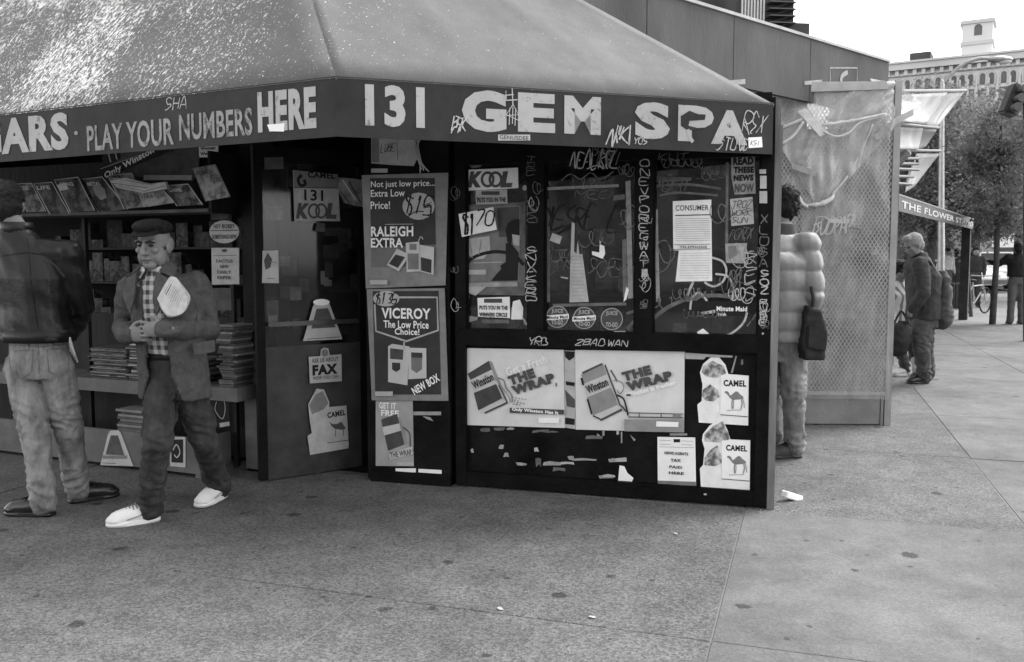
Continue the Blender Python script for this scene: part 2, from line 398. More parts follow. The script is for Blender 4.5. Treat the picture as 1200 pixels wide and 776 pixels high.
# ------------------------------------------------------------------ poster / mark machinery
def item_bm(bm, it, P, zf, c, z):
    def loc(x, y):
        u, v_ = P.hit(*zf(x, y)); return (u - c[0], v_ - c[1])
    k = it[0]
    if k == 'r':
        x0, y0, x1, y1 = it[1:5]; bm.faces.new([bm.verts.new((*loc(x, y), z)) for x, y in ((x0, y1), (x1, y1), (x1, y0), (x0, y0))])
    elif k == 'p': bm.faces.new([bm.verts.new((*loc(x, y), z)) for x, y in it[1]])
    elif k == 'e':
        cx, cy, rx, ry = it[1:5]; bm.faces.new([bm.verts.new((*loc(cx + rx * math.cos(a * math.pi / 10), cy + ry * math.sin(a * math.pi / 10)), z)) for a in range(20)])
    elif k == 'o':                                    # ring outline
        cx, cy, rx, ry, w = it[1:6]; p = [loc(cx + rx * math.cos(a * math.pi / 12), cy + ry * math.sin(a * math.pi / 12)) for a in range(25)]
        ribbon(bm, p, w, z)
    elif k in 'tq':
        s, x0, y0, x1, y1 = it[1:6]; rest = it[7:]; cx, cy = (x0 + x1) / 2, (y0 + y1) / 2
        a, b_ = loc(x0, cy), loc(x1, cy); t, d = loc(cx, y0), loc(cx, y1)
        w, h = abs(b_[0] - a[0]), abs(t[1] - d[1]); m = loc(cx, cy)
        bold = rest[0] if rest else .02; rot = R(rest[1]) if len(rest) > 1 else 0; sh = rest[2] if len(rest) > 2 else 0
        rot += math.atan2(b_[1] - a[1], b_[0] - a[0]) * 0
        text_bm(bm, s, m[0], m[1], w, h, z, bold, rot, sh)
    elif k == 'h':
        s, x0, y0, x1, y1 = it[1:6]; sw = it[7]; cx, cy = (x0 + x1) / 2, (y0 + y1) / 2; kw = it[8] if len(it) > 8 else {}
        a, b_ = loc(x0, cy), loc(x1, cy); t, d = loc(cx, y0), loc(cx, y1); m = loc(cx, cy)
        scrawl(bm, s, m[0], m[1], abs(b_[0] - a[0]), abs(t[1] - d[1]), z, sw, **kw)
    elif k in 'sl':
        p = [loc(x, y) for x, y in it[1]]
        if k == 's': p = [(q.x, q.y) for q in catmull([(x, y, 0) for x, y in p], 6)]
        ribbon(bm, p, it[2], z)
    return bm
MATPOS = {'r': 5, 'p': 2, 'e': 5, 'o': 6, 't': 6, 'q': 6, 'h': 6, 's': 3, 'l': 3}
def add_items(root, items, P, zf, c, z0, dz=.0007):
    merged = {}; z = z0
    for it in items:
        z += dz; k = it[0]; m = it[MATPOS[k]]
        if k in 'tqh':
            b_ = B(); item_bm(b_, it, P, zf, c, z); o = link('lettering', mesh_of_flat('lettering', b_, m), root)
        else:
            b_ = B(); item_bm(b_, it, P, zf, c, z); link('printed_shape', mesh_of_flat('printed_shape', b_, m), root)
def mesh_of_flat(name, bm, mat):
    me = bpy.data.meshes.new(name)
    for f in bm.faces:
        f.normal_update()
        if f.normal.z < 0: f.normal_flip()
    bm.to_mesh(me); bm.free(); me.materials.append(mat); return me
def poster(name, label, cat, P, zf, quad, mat, items=(), off=.012, group=None, th=.003):
    """quad: corners in zoom pixels (2 corners or polygon)"""
    if len(quad) == 2: (x0, y0), (x1, y1) = quad; quad = [(x0, y0), (x1, y0), (x1, y1), (x0, y1)]
    uv = [P.hit(*zf(x, y)) for x, y in quad]; c = (sum(p[0] for p in uv) / len(uv), sum(p[1] for p in uv) / len(uv))
    b_ = B(); prism(b_, [(u - c[0], v_ - c[1]) for u, v_ in uv][::-1], 0, th)
    o = link(name, mesh_of(name, b_, mat), None, P.mat(c[0], c[1], off)); tag(o, label, cat, group)
    add_items(o, items, P, zf, c, th + .0008)
    return o
def marks(name, parent, P, zf, items, off, label=None):
    """paint, tape or lettering straight on a surface: parts of that surface's thing"""
    for i, it in enumerate(items):
        b_ = B(); item_bm(b_, it, P, zf, (0, 0), 0); m = it[MATPOS[it[0]]]
        o = link(name, mesh_of_flat(name, b_, m), parent, P.mat(0, 0, off + i * .0005))
        if label: o['label'] = label

# ================================================================== newsstand front
NS = thing('newsstand_front', 'black painted newsstand front with three graffitied windows under the awning', 'newsstand', A)
u0, uR = Wu(539), (Bp - A).length
vmid0, vmid1 = Wv(409), Wv(389); vtop = 2.30
cols = [Wu(534), Wu(546), Wu(619, 280), Wu(637, 280), Wu(745, 280), Wu(765, 280), Wu(889, 350), uR]
def part(name, P, u0, u1, v0, v1, d0, d1, mat, parent=NS): return obj(name, pbox(B(), P, u0, u1, v0, v1, d0, d1), mat, parent)
part('lower_panel', W, cols[1], cols[6], .10, vmid0, -.09, -.035, BLACK2)
part('bottom_rail', W, cols[1], cols[6], .012, .10, -.09, -.004, BLACK)
part('sill_rail', W, cols[1], cols[6], vmid0, vmid1, -.09, .004, BLACK)
part('header', W, cols[1], cols[6], 1.985, vtop, -.09, -.004, BLACK)
for a_, b_ in ((0, 1), (2, 3), (4, 5)): part('mullion', W, cols[a_], cols[b_], (.012 if a_ == 0 else vmid1), vtop, -.095, .0, BLACK)
part('corner_post', W, cols[6], uR, .012, vtop, -.095, .0, BLACK)
for a_, b_ in ((1, 2), (3, 4), (5, 6)):
    part('pane', W, cols[a_], cols[b_], vmid1, 1.985, -.05, -.045, GLASS)
    for q in (0, 1): part('glazing_bead', W, (cols[a_], cols[b_] - .012)[q], (cols[a_] + .012, cols[b_])[q], vmid1, 1.985, -.044, -.02, BLACK)
# pillar with posters, left of the windows
part('pillar', W, Wu(431), Wu(528), .012, vtop, -.30, .012, BLACK2)
part('pillar_plinth', W, Wu(436, 560), Wu(529, 560), .0, .075, -.28, .022, BLACK)
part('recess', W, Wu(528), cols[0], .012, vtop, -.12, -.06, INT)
# side wall going back from the corner, weathered edge
SB = Vector((-W.n.x, -W.n.y, 0)); SW = Plane(Bp, SB)
bm = B(); hexa(bm, [Bp + W.e * x + SB * y + Vector((0, 0, z)) for z in (.0, vtop) for x, y in ((-.005, .0965), (.03, .0965), (.03, 1.9), (-.005, 1.9))]); obj('side_wall', bm, WOODW, NS)
bm = B(); hexa(bm, [Bp + W.e * x + SB * y + Vector((0, 0, z)) for z in (.0, 2.15) for x, y in ((.0015, .004), (.042, .004), (.042, .095), (.0015, .095))]); obj('edge_board', bm, WOODW, NS)
# inside of the booth
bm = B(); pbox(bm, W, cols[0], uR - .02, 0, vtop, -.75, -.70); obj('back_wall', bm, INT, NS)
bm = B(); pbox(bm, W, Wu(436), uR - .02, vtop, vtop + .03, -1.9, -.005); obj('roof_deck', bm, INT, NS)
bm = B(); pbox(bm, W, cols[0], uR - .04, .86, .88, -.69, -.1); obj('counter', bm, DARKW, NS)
rr = random.Random(11)
for k in range(26):                                   # wares seen dimly through the panes
    uu = rr.uniform(cols[1] + .02, uR - .3); ww = rr.uniform(.05, .16); vv = rr.choice((.882, .882, 1.2, 1.2, 1.5)); dd = rr.uniform(-.6, -.16)
    if vv > .9: dd = -.62
    part('display_box', W, uu, uu + ww, vv, vv + rr.uniform(.06, .24), dd - .05, dd, M('wares%d' % (k % 5), (.05, .12, .3, .08, .2)[k % 5], .5, .6, 25))
for vv in (1.19, 1.49): part('shelf', W, cols[1], uR - .05, vv - .012, vv - .002, -.69, -.52, DARKW)

# ================================================================== awning
AW = thing('shop_awning', 'big grey canvas awning splattered white, lettered dark valance, over the shop front', 'awning', (C_.x, C_.y, 0))
L2 = C_ + (L_ - C_) * 2.4
nr = Vector((-(R_ - C_).y, (R_ - C_).x, 0)).normalized(); nl = Vector((-(C_ - L_).y, (C_ - L_).x, 0)).normalized()
SL = 1.0; SLL = 1.6; DT = 1.75
det = nr.x * nl.y - nr.y * nl.x
kl = SL / SLL; hC = Vector(((nl.y - kl * nr.y) / det, (kl * nr.x - nl.x) / det, 0))            # hip: advances 1 from both edges
RP = Plane(C_ + Vector((0, 0, VZ1)), R_ - C_, (nr + Vector((0, 0, SL))).normalized())
lenR0 = (R_ - C_).length
uH, wH = RP.hit(690, 5); Hp = RP.pt(uH, wH)
Rt = R_ + Vector((0, 0, VZ1)); Ct = C_ + Vector((0, 0, VZ1)); Lt = L2 + Vector((0, 0, VZ1))
DT = min(DT, .985 * lenR0 / (hC.dot((R_ - C_).normalized()) - (Hp - Rt).dot((R_ - C_).normalized()) / (Hp - Rt).dot(nr))); print('DT', DT)
kh = DT / ((Hp - Rt).dot(nr)); Rtop = Rt + (Hp - Rt) * kh
Ctop = Ct + (hC + Vector((0, 0, SL))) * DT; Ltop = Lt + (nl * kl + Vector((0, 0, SL))) * DT
def sheet(p00, p10, p01, p11, nu, nv, sag, fn=None):
    b_ = B(); g = []
    nn = (p10 - p00).cross(p01 - p00).normalized()
    for j in range(nv + 1):
        row = []
        for i in range(nu + 1):
            s, t = i / nu, j / nv
            p = (p00 * (1 - s) + p10 * s) * (1 - t) + (p01 * (1 - s) + p11 * s) * t
            p = p - nn * (sag * math.sin(math.pi * t) * (abs(math.sin(math.pi * s * 3)) ** .7) + (fn(s, t) if fn else 0)); row.append(b_.verts.new(p))
        g.append(row)
    for j in range(nv):
        for i in range(nu): b_.faces.new((g[j][i], g[j][i + 1], g[j + 1][i + 1], g[j + 1][i]))
    return b_
def solid(o, t): m = o.modifiers.new('thickness', 'SOLIDIFY'); m.thickness = t; m.offset = -1; return o
solid(obj('canopy_front', sheet(Ct, Rt, Ctop, Rtop, 36, 14, .018), CANO, AW, smooth=True), .004)
solid(obj('canopy_side', sheet(Lt, Ct, Ltop, Ctop, 36, 14, .018), CANO, AW, smooth=True), .004)
Rb = R_ + SB * 1.75; Rbt = Rb + Vector((0, 0, VZ1))
bm = B(); v = [bm.verts.new(p) for p in (Rt, Rbt, Rtop)]; bm.faces.new(v); solid(obj('canopy_end', bm, CANO, AW), .004)
VLO = Plane(L_, C_ - L_)
def valance(P, u0, u1): return obj('valance', pbox(B(), P, u0, u1, VZ0, VZ1 + .004, -.006, .0), VAL, AW)
lenR = (R_ - C_).length; lenL = (C_ - L_).length
valance(VR, .0, lenR); valance(VL, -(L2 - L_).length, lenL)
VE = Plane(R_, SB); obj('valance', pbox(B(), VE, .002, 1.75, VZ0, VZ1 + .004, -.006, 0), VAL, AW)
for P, a_, b_ in ((VR, .0, lenR), (VL, -1.2, lenL)):
    bm = B(); chain(bm, [P.pt(a_, VZ1 + .006, -.004), P.pt(b_, VZ1 + .006, -.004)], .006, 8); obj('valance_piping', bm, VAL, AW)
    bm = B(); chain(bm, [P.pt(a_, VZ0 + .015, -.022), P.pt(b_, VZ0 + .015, -.022)], .012, 8); obj('frame_tube', bm, DMETAL, AW)
# hip seam and rib seam
for q in ([Ct, Ctop], [Rt, Rtop]):
    bm = B(); chain(bm, [p_ + Vector((0, 0, -.001)) for p_ in q], .0045, 8); obj('seam', bm, CANO, AW)
for P in (VR, VL):
    for k in range(1, 3):
        uu = (lenR if P is VR else lenL) * k / 3.3; base_ = P.pt(uu, VZ1 - .03, -.02); n_ = nr if P is VR else nl
        bm = B(); chain(bm, [base_, base_ + (n_ * (1 if P is VR else kl) + Vector((0, 0, SL))) * (DT - .3)], .012, 8); obj('frame_tube', bm, DMETAL, AW)
ZA1 = zoom(4.615, 400, 60); ZA2 = zoom(4.444, 650, 80); ZAL = zoom(2.857, 0, 0)
def lt(P, zf, s, x0, y0, x1, y1, mat=SIGNW, bold=.05, sh=0, off=.003, name='lettering'):
    marks(name, AW, P, zf, [('t', s, x0, y0, x1, y1, mat, bold, 0, sh)], off)
for s, a_, b_, c_, d_ in (('131', 130, 186, 452, 412), ('G', 652, 212, 893, 437), ('E', 955, 229, 1156, 440)): lt(VR, ZA1, s, a_, b_, c_, d_, SIGNW, .045 if a_ < 500 else .055)
for s, a_, b_, c_, d_ in (('M', 50, 147, 240, 345), ('S', 417, 178, 600, 370), ('P', 642, 196, 828, 383), ('A', 815, 220, 1005, 398)): lt(VR, ZA2, s, a_, b_, c_, d_, SIGNW, .055)
# black blot over the P, grey smear after the M
marks('paint_blot', AW, VR, ZA2, [('p', [(655, 250), (700, 222), (745, 240), (785, 242), (780, 270), (700, 275), (695, 300), (770, 318), (690, 325), (655, 300)], VAL), ('s', [(690, 320), (705, 365), (718, 385)], .02, SIGNW)], .0042)
for s, a_, b_, c_, d_, bo in (('CIGARS', -195, 398, 220, 518, .045), ('PLAY YOUR', 288, 408, 578, 497, .022), ('NUMBERS', 598, 372, 843, 463, .022), ('HERE', 862, 300, 1058, 437, .05)):
    lt(VL, ZAL, s, a_, b_, c_, d_, SIGNW2 if bo < .04 else SIGNW, bo)
marks('lettering', AW, VL, ZAL, [('e', 256, 446, 6, 7, SIGNW2)], .003)
marks('tape_patch', AW, VL, ZAL, [('p', [(896, 418), (955, 413), (953, 441), (905, 440)], WHITE)], .0045)
marks('graffiti_tag', AW, VL, ZAL, [('h', 'SHA', 556, 325, 626, 366, GRAF, .005)], .003)
marks('graffiti_tag', AW, VR, ZA1, [('h', 'BSK', 603, 355, 672, 435, GRAF, .007, dict(jit=.12)), ('l', [(888, 215), (890, 262)], .005, GRAF), ('l', [(922, 203), (926, 290)], .005, GRAF), ('l', [(885, 240), (930, 236)], .005, GRAF), ('l', [(880, 268), (950, 264)], .005, GRAF),
      ('l', [(926, 290), (890, 345), (962, 378)], .004, GRAF), ('l', [(926, 290), (955, 345), (890, 350)], .004, GRAF), ('l', [(908, 310), (905, 400)], .004, GRAF), ('l', [(925, 305), (922, 395)], .004, GRAF), ('l', [(940, 310), (936, 405)], .004, GRAF)], .0045)
marks('graffiti_tag', AW, VR, ZA2, [('h', 'NYKL', 285, 300, 405, 392, GRAF, .009, dict(jit=.16)), ('h', 'YOS', 412, 362, 478, 395, GRAF, .005), ('h', 'RSX', 985, 235, 1092, 335, GRAF, .006, dict(jit=.14)), ('h', 'STUNC', 850, 365, 1005, 425, GRAF, .006, dict(jit=.1))], .0045)
marks('sticker', AW, VR, ZA1, [('r', 847, 452, 1020, 484, PALE), ('t', 'GENUSDEE', 855, 458, 1012, 480, INK2, .02)], .003)
marks('sticker', AW, VR, ZA2, [('p', [(1005, 362), (1076, 358), (1080, 412), (1008, 417)], WHITE), ('h', 'KSI', 1020, 378, 1065, 402, INK2, .003)], .005)

# ================================================================== shop behind
SH = thing('corner_shop', 'dark open corner shop with glass door and interior behind the newsstand', 'shop', (S.o.x, S.o.y, 0))
BK = S.shift(.85)
su0 = -3.2; suR = S.hit(305, 560)[0] + .3
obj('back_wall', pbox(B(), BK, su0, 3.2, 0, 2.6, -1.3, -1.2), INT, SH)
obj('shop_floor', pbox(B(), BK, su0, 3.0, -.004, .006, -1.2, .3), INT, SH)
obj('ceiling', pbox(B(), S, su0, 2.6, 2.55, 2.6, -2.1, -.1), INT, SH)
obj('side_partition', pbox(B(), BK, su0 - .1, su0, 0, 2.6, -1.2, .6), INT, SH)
ju0 = S.hit(252, 400)[0]; ju1 = S.hit(274, 400)[0]
obj('jamb', pbox(B(), S.shift(.30), ju0 - .02, ju1 + .1, 0, 2.55, -.12, .0), BLACK2, SH)
ju2 = S.hit(290, 400)[0]
obj('jamb', pbox(B(), S.shift(.34), ju2 - .0, ju2 + .07, 0, 2.55, -.1, .0), BLACK, SH)
# upper storeys of the building the awning hangs from
bm = B(); q0 = Ctop - Vector((0, 0, .1)); q1 = Ltop - Vector((0, 0, .1)); q2 = Ctop + (R_ - C_).normalized() * .05 - Vector((0, 0, .1))
bb = [p + Vector((0, 1.3, 0)) for p in (q1, q0, q2, q2 + Vector((-1.5, 6, 0)), q1 + Vector((0, 6, 0)))]
bt = B(); bt.faces.new([bt.verts.new(p) for p in (Ltop, Ctop, Rtop, Rtop + Vector((-.3, 1.25, .05)), Ltop + Vector((0, 1.4, .05)))]); solid(obj('canopy_top', bt, CANO, AW), .004)
lo = [bm.verts.new((p.x, p.y, Ctop.z + .03)) for p in bb]; hi = [bm.verts.new((p.x, p.y, 9)) for p in bb]; bm.faces.new(hi)
for i in range(5): bm.faces.new((lo[i], lo[(i + 1) % 5], hi[(i + 1) % 5], hi[i]))
obj('upper_wall', bm, M('old_brick', .16, .9, .3, 3, .3, 25), SH)
# glass door standing open
duw = (G(434, 547) - G(305, 566)).length; dz0 = .012
door = obj('door', pbox(B(), DP, 0, .055, dz0, 2.12, -.04, 0), BLACK, SH)
dsub = lambda n, *a, mat=BLACK: link(n, mesh_of(n, pbox(B(), DP, *a), mat), door, Matrix.Identity(4), Matrix.Identity(4))
door.matrix_basis = Matrix.Translation(SH.location).inverted()
dsub('stile', duw - .06, duw, dz0, 2.12, -.04, 0); dsub('top_rail', .055, duw - .06, 2.02, 2.12, -.04, 0)
dsub('kick_plate', .055, duw - .06, dz0, .20, -.035, -.004, mat=M('scuffed_kick_plate', .045, .4, .4, 6))
dsub('lower_panel', .055, duw - .06, .20, .86, -.03, -.012, mat=M('door_panel_grey', .05, .35, .4, 4))
dsub('pane', .055, duw - .06, .86, 2.02, -.026, -.02, mat=GLASS2)
dsub('push_bar', .07, duw - .08, .99, 1.02, .0, .02, mat=DMETAL)
rr = random.Random(31)
for k in range(22):
    a_ = rr.uniform(.08, duw - .2); b_ = rr.uniform(.95, 1.92); dsub('leaflet', a_, a_ + rr.uniform(.04, .13), b_, b_ + rr.uniform(.04, .12), -.05 - .003 * k, -.048 - .003 * k, mat=rr.choice((PAPER3, INK3, TAPE2, PAPER3, PAPER2, INK2)))
# dim wares deep in the shop, seen through the door
rr = random.Random(5)
for vv in (.45, .8, 1.15, 1.5, 1.85): obj('shelf', pbox(B(), BK, .9, 2.9, vv - .02, vv, -1.19, -.9), DARKW, SH)
for k in range(60):
    uu = rr.uniform(.92, 2.8); vv = rr.choice((.45, .8, 1.15, 1.5, 1.85)); ww = rr.uniform(.06, .16)
    obj('ware', pbox(B(), BK, uu, uu + ww, vv, vv + rr.uniform(.08, .26), -1.15, -.92), M('wares%d' % (k % 5), .1), SH)

# ================================================================== posters on the newsstand front
ZR = zoom(4.85, 420, 190); ZV = zoom(3.374, 420, 330); ZK = zoom(3.695, 535, 180); ZW1 = zoom(7.057, 540, 400); ZW2 = zoom(7.057, 670, 400)
ZC = zoom(3.98, 760, 405); ZD = zoom(3.693, 300, 170); ZI = zoom(3.374, 630, 170); Z6 = zoom(3.105, 700, 160); Z3 = zoom(3.104, 280, 150); Z4 = zoom(3.529, 280, 380)
Z7 = zoom(3.695, 520, 390); Z8 = zoom(3.528, 700, 390); ZL = zoom(3.103, 0, 150); ZB = zoom(2.983, 0, 380); Z5 = zoom(3.105, 520, 160)
PW = Plane(W.pt(0, 0, .012), W.e)                    # pillar face
PL = W.shift(.035)                                   # lower panel face
PG = W.shift(.045)                                   # window panes
POSTB = M('poster_dark', .045, .5, .3, 5, .1, 30); POSTM = M('poster_mid', .16, .55, .25, 3, .1, 30); BORD = M('poster_border_grey', .24, .65, .2, 9, .15, 30)
PACK = M('pack_white', .55, .5, .1, 8); PACKD = M('pack_dark', .07, .5, .3, 8); PACKM = M('pack_mid', .28, .5, .2, 8)
KOOLG = M('logo_grey', .09, .6, .2, 10)
poster('cigarette_poster', 'upper poster on the pillar, dark with two white packs and round price burst', 'poster', PW, ZR, [(25, 76), (515, 62), (500, 700), (48, 718)], BORD, [
    ('p', [(72, 92), (440, 92), (446, 470), (78, 485)], POSTB), ('p', [(78, 485), (446, 470), (448, 640), (80, 660)], POSTM), ('p', [(80, 600), (448, 590), (448, 650), (82, 665)], BORD),
    ('t', 'Not just low price...', 76, 106, 438, 152, WHITE, .012), ('t', 'Extra Low', 77, 158, 270, 198, WHITE, .012), ('t', 'Price!', 77, 224, 187, 268, WHITE, .012),
    ('e', 349, 252, 91, 77, PALE), ('h', '$15', 270, 195, 428, 300, INK, .012), ('l', [(375, 262), (425, 255)], .005, INK), ('l', [(372, 245), (425, 232)], .004, INK), ('s', [(290, 312), (330, 285), (380, 282)], .006, INK),
    ('l', [(160, 355), (320, 353)], .004, PALE), ('t', 'RALEIGH', 80, 366, 320, 424, WHITE, .03), ('t', 'EXTRA', 80, 432, 262, 486, WHITE, .03),
    ('p', [(278, 460), (355, 452), (360, 620), (284, 625)], PACK), ('r', 290, 520, 352, 610, INK3), ('r', 300, 465, 340, 500, INK3), ('p', [(358, 470), (440, 485), (436, 640), (362, 622)], PACK), ('p', [(364, 540), (426, 555), (424, 632), (366, 616)], POSTB),
    ('p', [(230, 492), (288, 520), (282, 560), (240, 620), (172, 585)], PACK), ('p', [(222, 525), (276, 540), (236, 602), (184, 578)], POSTB), ('s', [(352, 450), (365, 425), (378, 440)], .006, PALE), ('r', 78, 670, 176, 695, PALE)])
poster('cigarette_poster', 'lower poster on the pillar, dark with white shield outline and two packs', 'poster', PW, ZV, [(38, 30), (345, 26), (360, 470), (58, 468)], BORD, [
    ('p', [(62, 38), (322, 36), (332, 445), (72, 445)], POSTB), ('l', [(165, 62), (316, 62), (320, 192), (195, 235), (75, 195), (70, 90)], .012, PALE), ('e', 116, 67, 52, 31, PALE), ('h', '$135', 75, 48, 158, 88, INK, .009),
    ('t', 'VICEROY', 97, 104, 290, 147, WHITE, .03), ('t', 'The Low Price', 105, 154, 283, 184, WHITE, .022), ('t', 'Choice!', 150, 184, 247, 210, WHITE, .022),
    ('p', [(124, 255), (140, 245), (208, 255), (200, 408), (124, 395)], PACK), ('p', [(132, 262), (185, 268), (182, 308), (132, 304)], INK2), ('p', [(140, 318), (172, 320), (172, 345), (156, 356), (140, 345)], POSTB), ('l', [(188, 238), (186, 270)], .012, PALE),
    ('p', [(207, 260), (275, 262), (276, 380), (204, 384)], PACK), ('p', [(216, 278), (260, 280), (258, 345), (237, 360), (216, 345)], POSTM), ('p', [(216, 278), (260, 280), (260, 300), (216, 298)], POSTB), ('t', 'NEW BOX', 214, 388, 332, 420, WHITE, .03, 30, 0), ('r', 74, 432, 144, 450, PALE)], off=.0165)
poster('cigarette_poster', 'narrow pale poster low on the pillar showing one tilted dark pack', 'poster', PW, ZV, [(70, 452), (216, 462), (220, 730), (70, 728)], M('poster_silver', .36, .55, .2, 4, .1, 20), [
    ('t', 'GET IT', 84, 478, 150, 503, WHITE, .03), ('t', 'FREE', 92, 508, 162, 532, WHITE, .03), ('p', [(92, 545), (155, 522), (192, 640), (120, 668)], PACKD), ('p', [(96, 575), (164, 560), (172, 588), (104, 608)], PACK), ('p', [(155, 522), (172, 560), (196, 640), (185, 645)], PACKM),
    ('s', [(180, 575), (205, 600), (208, 650), (220, 668)], .008, INK2), ('p', [(124, 680), (216, 650), (218, 682), (130, 702)], PACK), ('t', 'THE WRAP', 128, 668, 214, 690, INK2, .03, 12), ('r', 156, 712, 222, 727, PALE)], off=.003)
marks('tape_strip', NS, PW, ZV, [('r', 148, 738, 228, 754, WHITE), ('p', [(238, 740), (330, 745), (330, 760), (238, 754)], WHITE), ('r', 218, 514, 328, 528, TAPE), ('p', [(255, 532), (285, 536), (298, 552), (275, 545)], TAPE)], .0035)
poster('notice_sign', 'pale torn notice pinned above the pillar posters under the valance', 'sign', PW, Z3, [(487, 36), (640, 32), (655, 110), (640, 140), (560, 136), (487, 130)], PAPER2, [('r', 489, 40, 516, 126, INK3), ('h', 'LUBE', 524, 60, 572, 88, INK2, .005), ('l', [(580, 45), (584, 120)], .003, INK2)], off=.02)
marks('tape_strip', NS, PW, Z3, [('r', 482, 148, 542, 163, PALE)], .004)
bm = B()
for k in range(7):
    x0 = 640 + k * 4; p = [PW.pt(*PW.hit(*Z3(x0 + rnd.uniform(-6, 6), 42)), .03), PW.pt(*PW.hit(*Z3(662 + rnd.uniform(-6, 8), 100)), .05 + rnd.uniform(0, .02)), PW.pt(*PW.hit(*Z3(672 + rnd.uniform(-8, 60 if k > 4 else 12), 158 + rnd.uniform(-12, 12))), .03)]
    chain(bm, catmull(p, 4), .0035, 6)
top('plastic_strap', bm, M('clear_strap', .5, .3, .1, 9), 'bunch of pale plastic straps hanging over the pillar from the awning', 'strap')
# lower panel posters
def winston(zf, quad, body, name_lbl, extra, body_m):
    return poster('cigarette_poster', name_lbl, 'poster', PL, zf, quad, CARD, body + extra, off=.006)
winston(ZW1, [(18, 55), (853, 70), (862, 715), (30, 690)], [
    ('p', [(60, 268), (235, 160), (265, 230), (85, 318)], PACKD), ('p', [(85, 318), (265, 230), (300, 350), (112, 425)], PACK), ('p', [(112, 425), (300, 350), (345, 470), (150, 570)], PACKD), ('p', [(235, 160), (262, 170), (395, 505), (345, 470)], PACKM), ('l', [(295, 330), (380, 500)], .012, PACK), ('l', [(318, 360), (392, 512)], .008, PACKD),
    ('p', [(150, 570), (345, 475), (395, 510), (210, 600)], PACK), ('l', [(205, 590), (390, 505)], .012, INK2), ('t', 'Winston', 95, 292, 280, 362, INK, .03, 27), ('e', 213, 292, 13, 13, PACKM)],
    'left of the two wide posters, big dark tilted pack, on the lower panel', [
    ('s', [(310, 300), (360, 320), (380, 380), (425, 440), (432, 500)], .008, INK3), ('s', [(320, 320), (350, 380), (400, 450), (420, 505)], .006, PACKM), ('t', 'Get a Fresh', 372, 165, 722, 232, WHITE, .02, 20, 0),
    ('t', 'THE', 396, 252, 622, 332, INK2, .075, 20, 0), ('t', 'WRAP', 420, 312, 788, 392, INK2, .075, 20, 0), ('e', 795, 355, 6, 17, INK2),
    ('p', [(412, 545), (860, 562), (860, 602), (412, 588)], INK2), ('t', 'Only Winston Has It', 430, 558, 812, 592, WHITE, .04, -2), ('p', [(650, 627), (820, 632), (820, 672), (650, 668)], WHITE)] +
    [('e', 440 + 13 * k % 110, 460 + (k * 37) % 70, 5 + k % 6, 4 + k % 4, INK3) for k in range(14)], PACKD)
winston(ZW2, [(30, 70), (935, 85), (930, 750), (36, 728)], [
    ('p', [(80, 275), (255, 180), (300, 275), (105, 350)], PACKM), ('l', [(90, 262), (255, 185)], .012, INK2), ('p', [(105, 350), (295, 270), (325, 380), (130, 462)], PACK), ('p', [(130, 462), (325, 380), (390, 520), (180, 610)], PACKM), ('p', [(255, 175), (285, 190), (405, 500), (385, 520), (300, 285)], PACK), ('l', [(278, 195), (400, 520)], .01, INK2), ('l', [(325, 235), (380, 330)], .008, INK2),
    ('p', [(180, 610), (385, 522), (430, 545), (240, 640)], PACK), ('l', [(180, 612), (240, 640)], .008, INK), ('l', [(240, 650), (420, 560)], .012, INK2), ('l', [(85, 300), (100, 360)], .012, INK), ('l', [(135, 475), (170, 600)], .01, INK), ('t', 'Winston', 120, 330, 306, 400, INK, .03, 25)],
    'right of the two wide posters, pale unwrapped pack, on the lower panel', [
    ('s', [(350, 320), (410, 335), (435, 380), (405, 430), (380, 400)], .005, INK3), ('s', [(380, 440), (430, 470), (455, 540), (470, 610)], .01, INK), ('s', [(400, 520), (430, 545), (455, 580)], .01, INK2),
    ('t', 'THE', 418, 222, 664, 302, INK2, .075, 17, 0), ('t', 'WRAP', 448, 286, 838, 366, INK2, .075, 17, 0), ('t', 'Winston is fresher', 440, 372, 868, 410, WHITE, .03, 17, 0), ('e', 475, 440, 22, 10, INK2), ('p', [(440, 640), (930, 640), (930, 748), (440, 738)], PACKM),
    ('p', [(470, 582), (925, 592), (925, 600), (470, 590)], INK2), ('p', [(470, 615), (925, 622), (925, 632), (470, 625)], INK2), ('l', [(560, 585), (566, 618)], .006, INK2), ('l', [(742, 590), (745, 624)], .006, INK2), ('r', 840, 592, 905, 625, INK3), ('p', [(705, 655), (888, 662), (885, 702), (702, 698)], WHITE)], PACKM)
poster('torn_poster', 'narrow torn strip of an older poster between the two wide posters', 'poster', PL, ZW1, [(858, 75), (945, 78), (950, 725), (862, 712)], PAPER2, [
    ('p', [(862, 80), (945, 85), (940, 130), (900, 160), (865, 130)], INK), ('p', [(870, 330), (945, 340), (940, 370), (875, 360)], INK), ('p', [(865, 400), (945, 480), (945, 550), (880, 535)], INK2), ('p', [(868, 628), (945, 640), (942, 690), (866, 682)], INK)], off=.0035)
def camel(bm_items, ox, oy, s=1.):
    """the animal drawn on the pack: body with one hump, neck, legs"""
    q = lambda pts: [(ox + x * s, oy + y * s) for x, y in pts]
    return [('p', q([(0, 8), (3, 2), (12, 1), (20, 8), (24, 20), (32, 20), (40, 12), (52, 2), (62, 4), (72, 16), (84, 24), (90, 34), (84, 36), (70, 40), (40, 42), (28, 36), (18, 24), (10, 14)]), INK3),
            ('l', q([(36, 40), (34, 62), (36, 84)]), .005, INK3), ('l', q([(42, 40), (42, 62), (40, 82)]), .004, INK3), ('l', q([(78, 36), (82, 58), (76, 84)]), .005, INK3), ('l', q([(84, 34), (90, 56), (92, 78)]), .004, INK3), ('l', q([(10, 90), (80, 88)]), .003, INK3)]
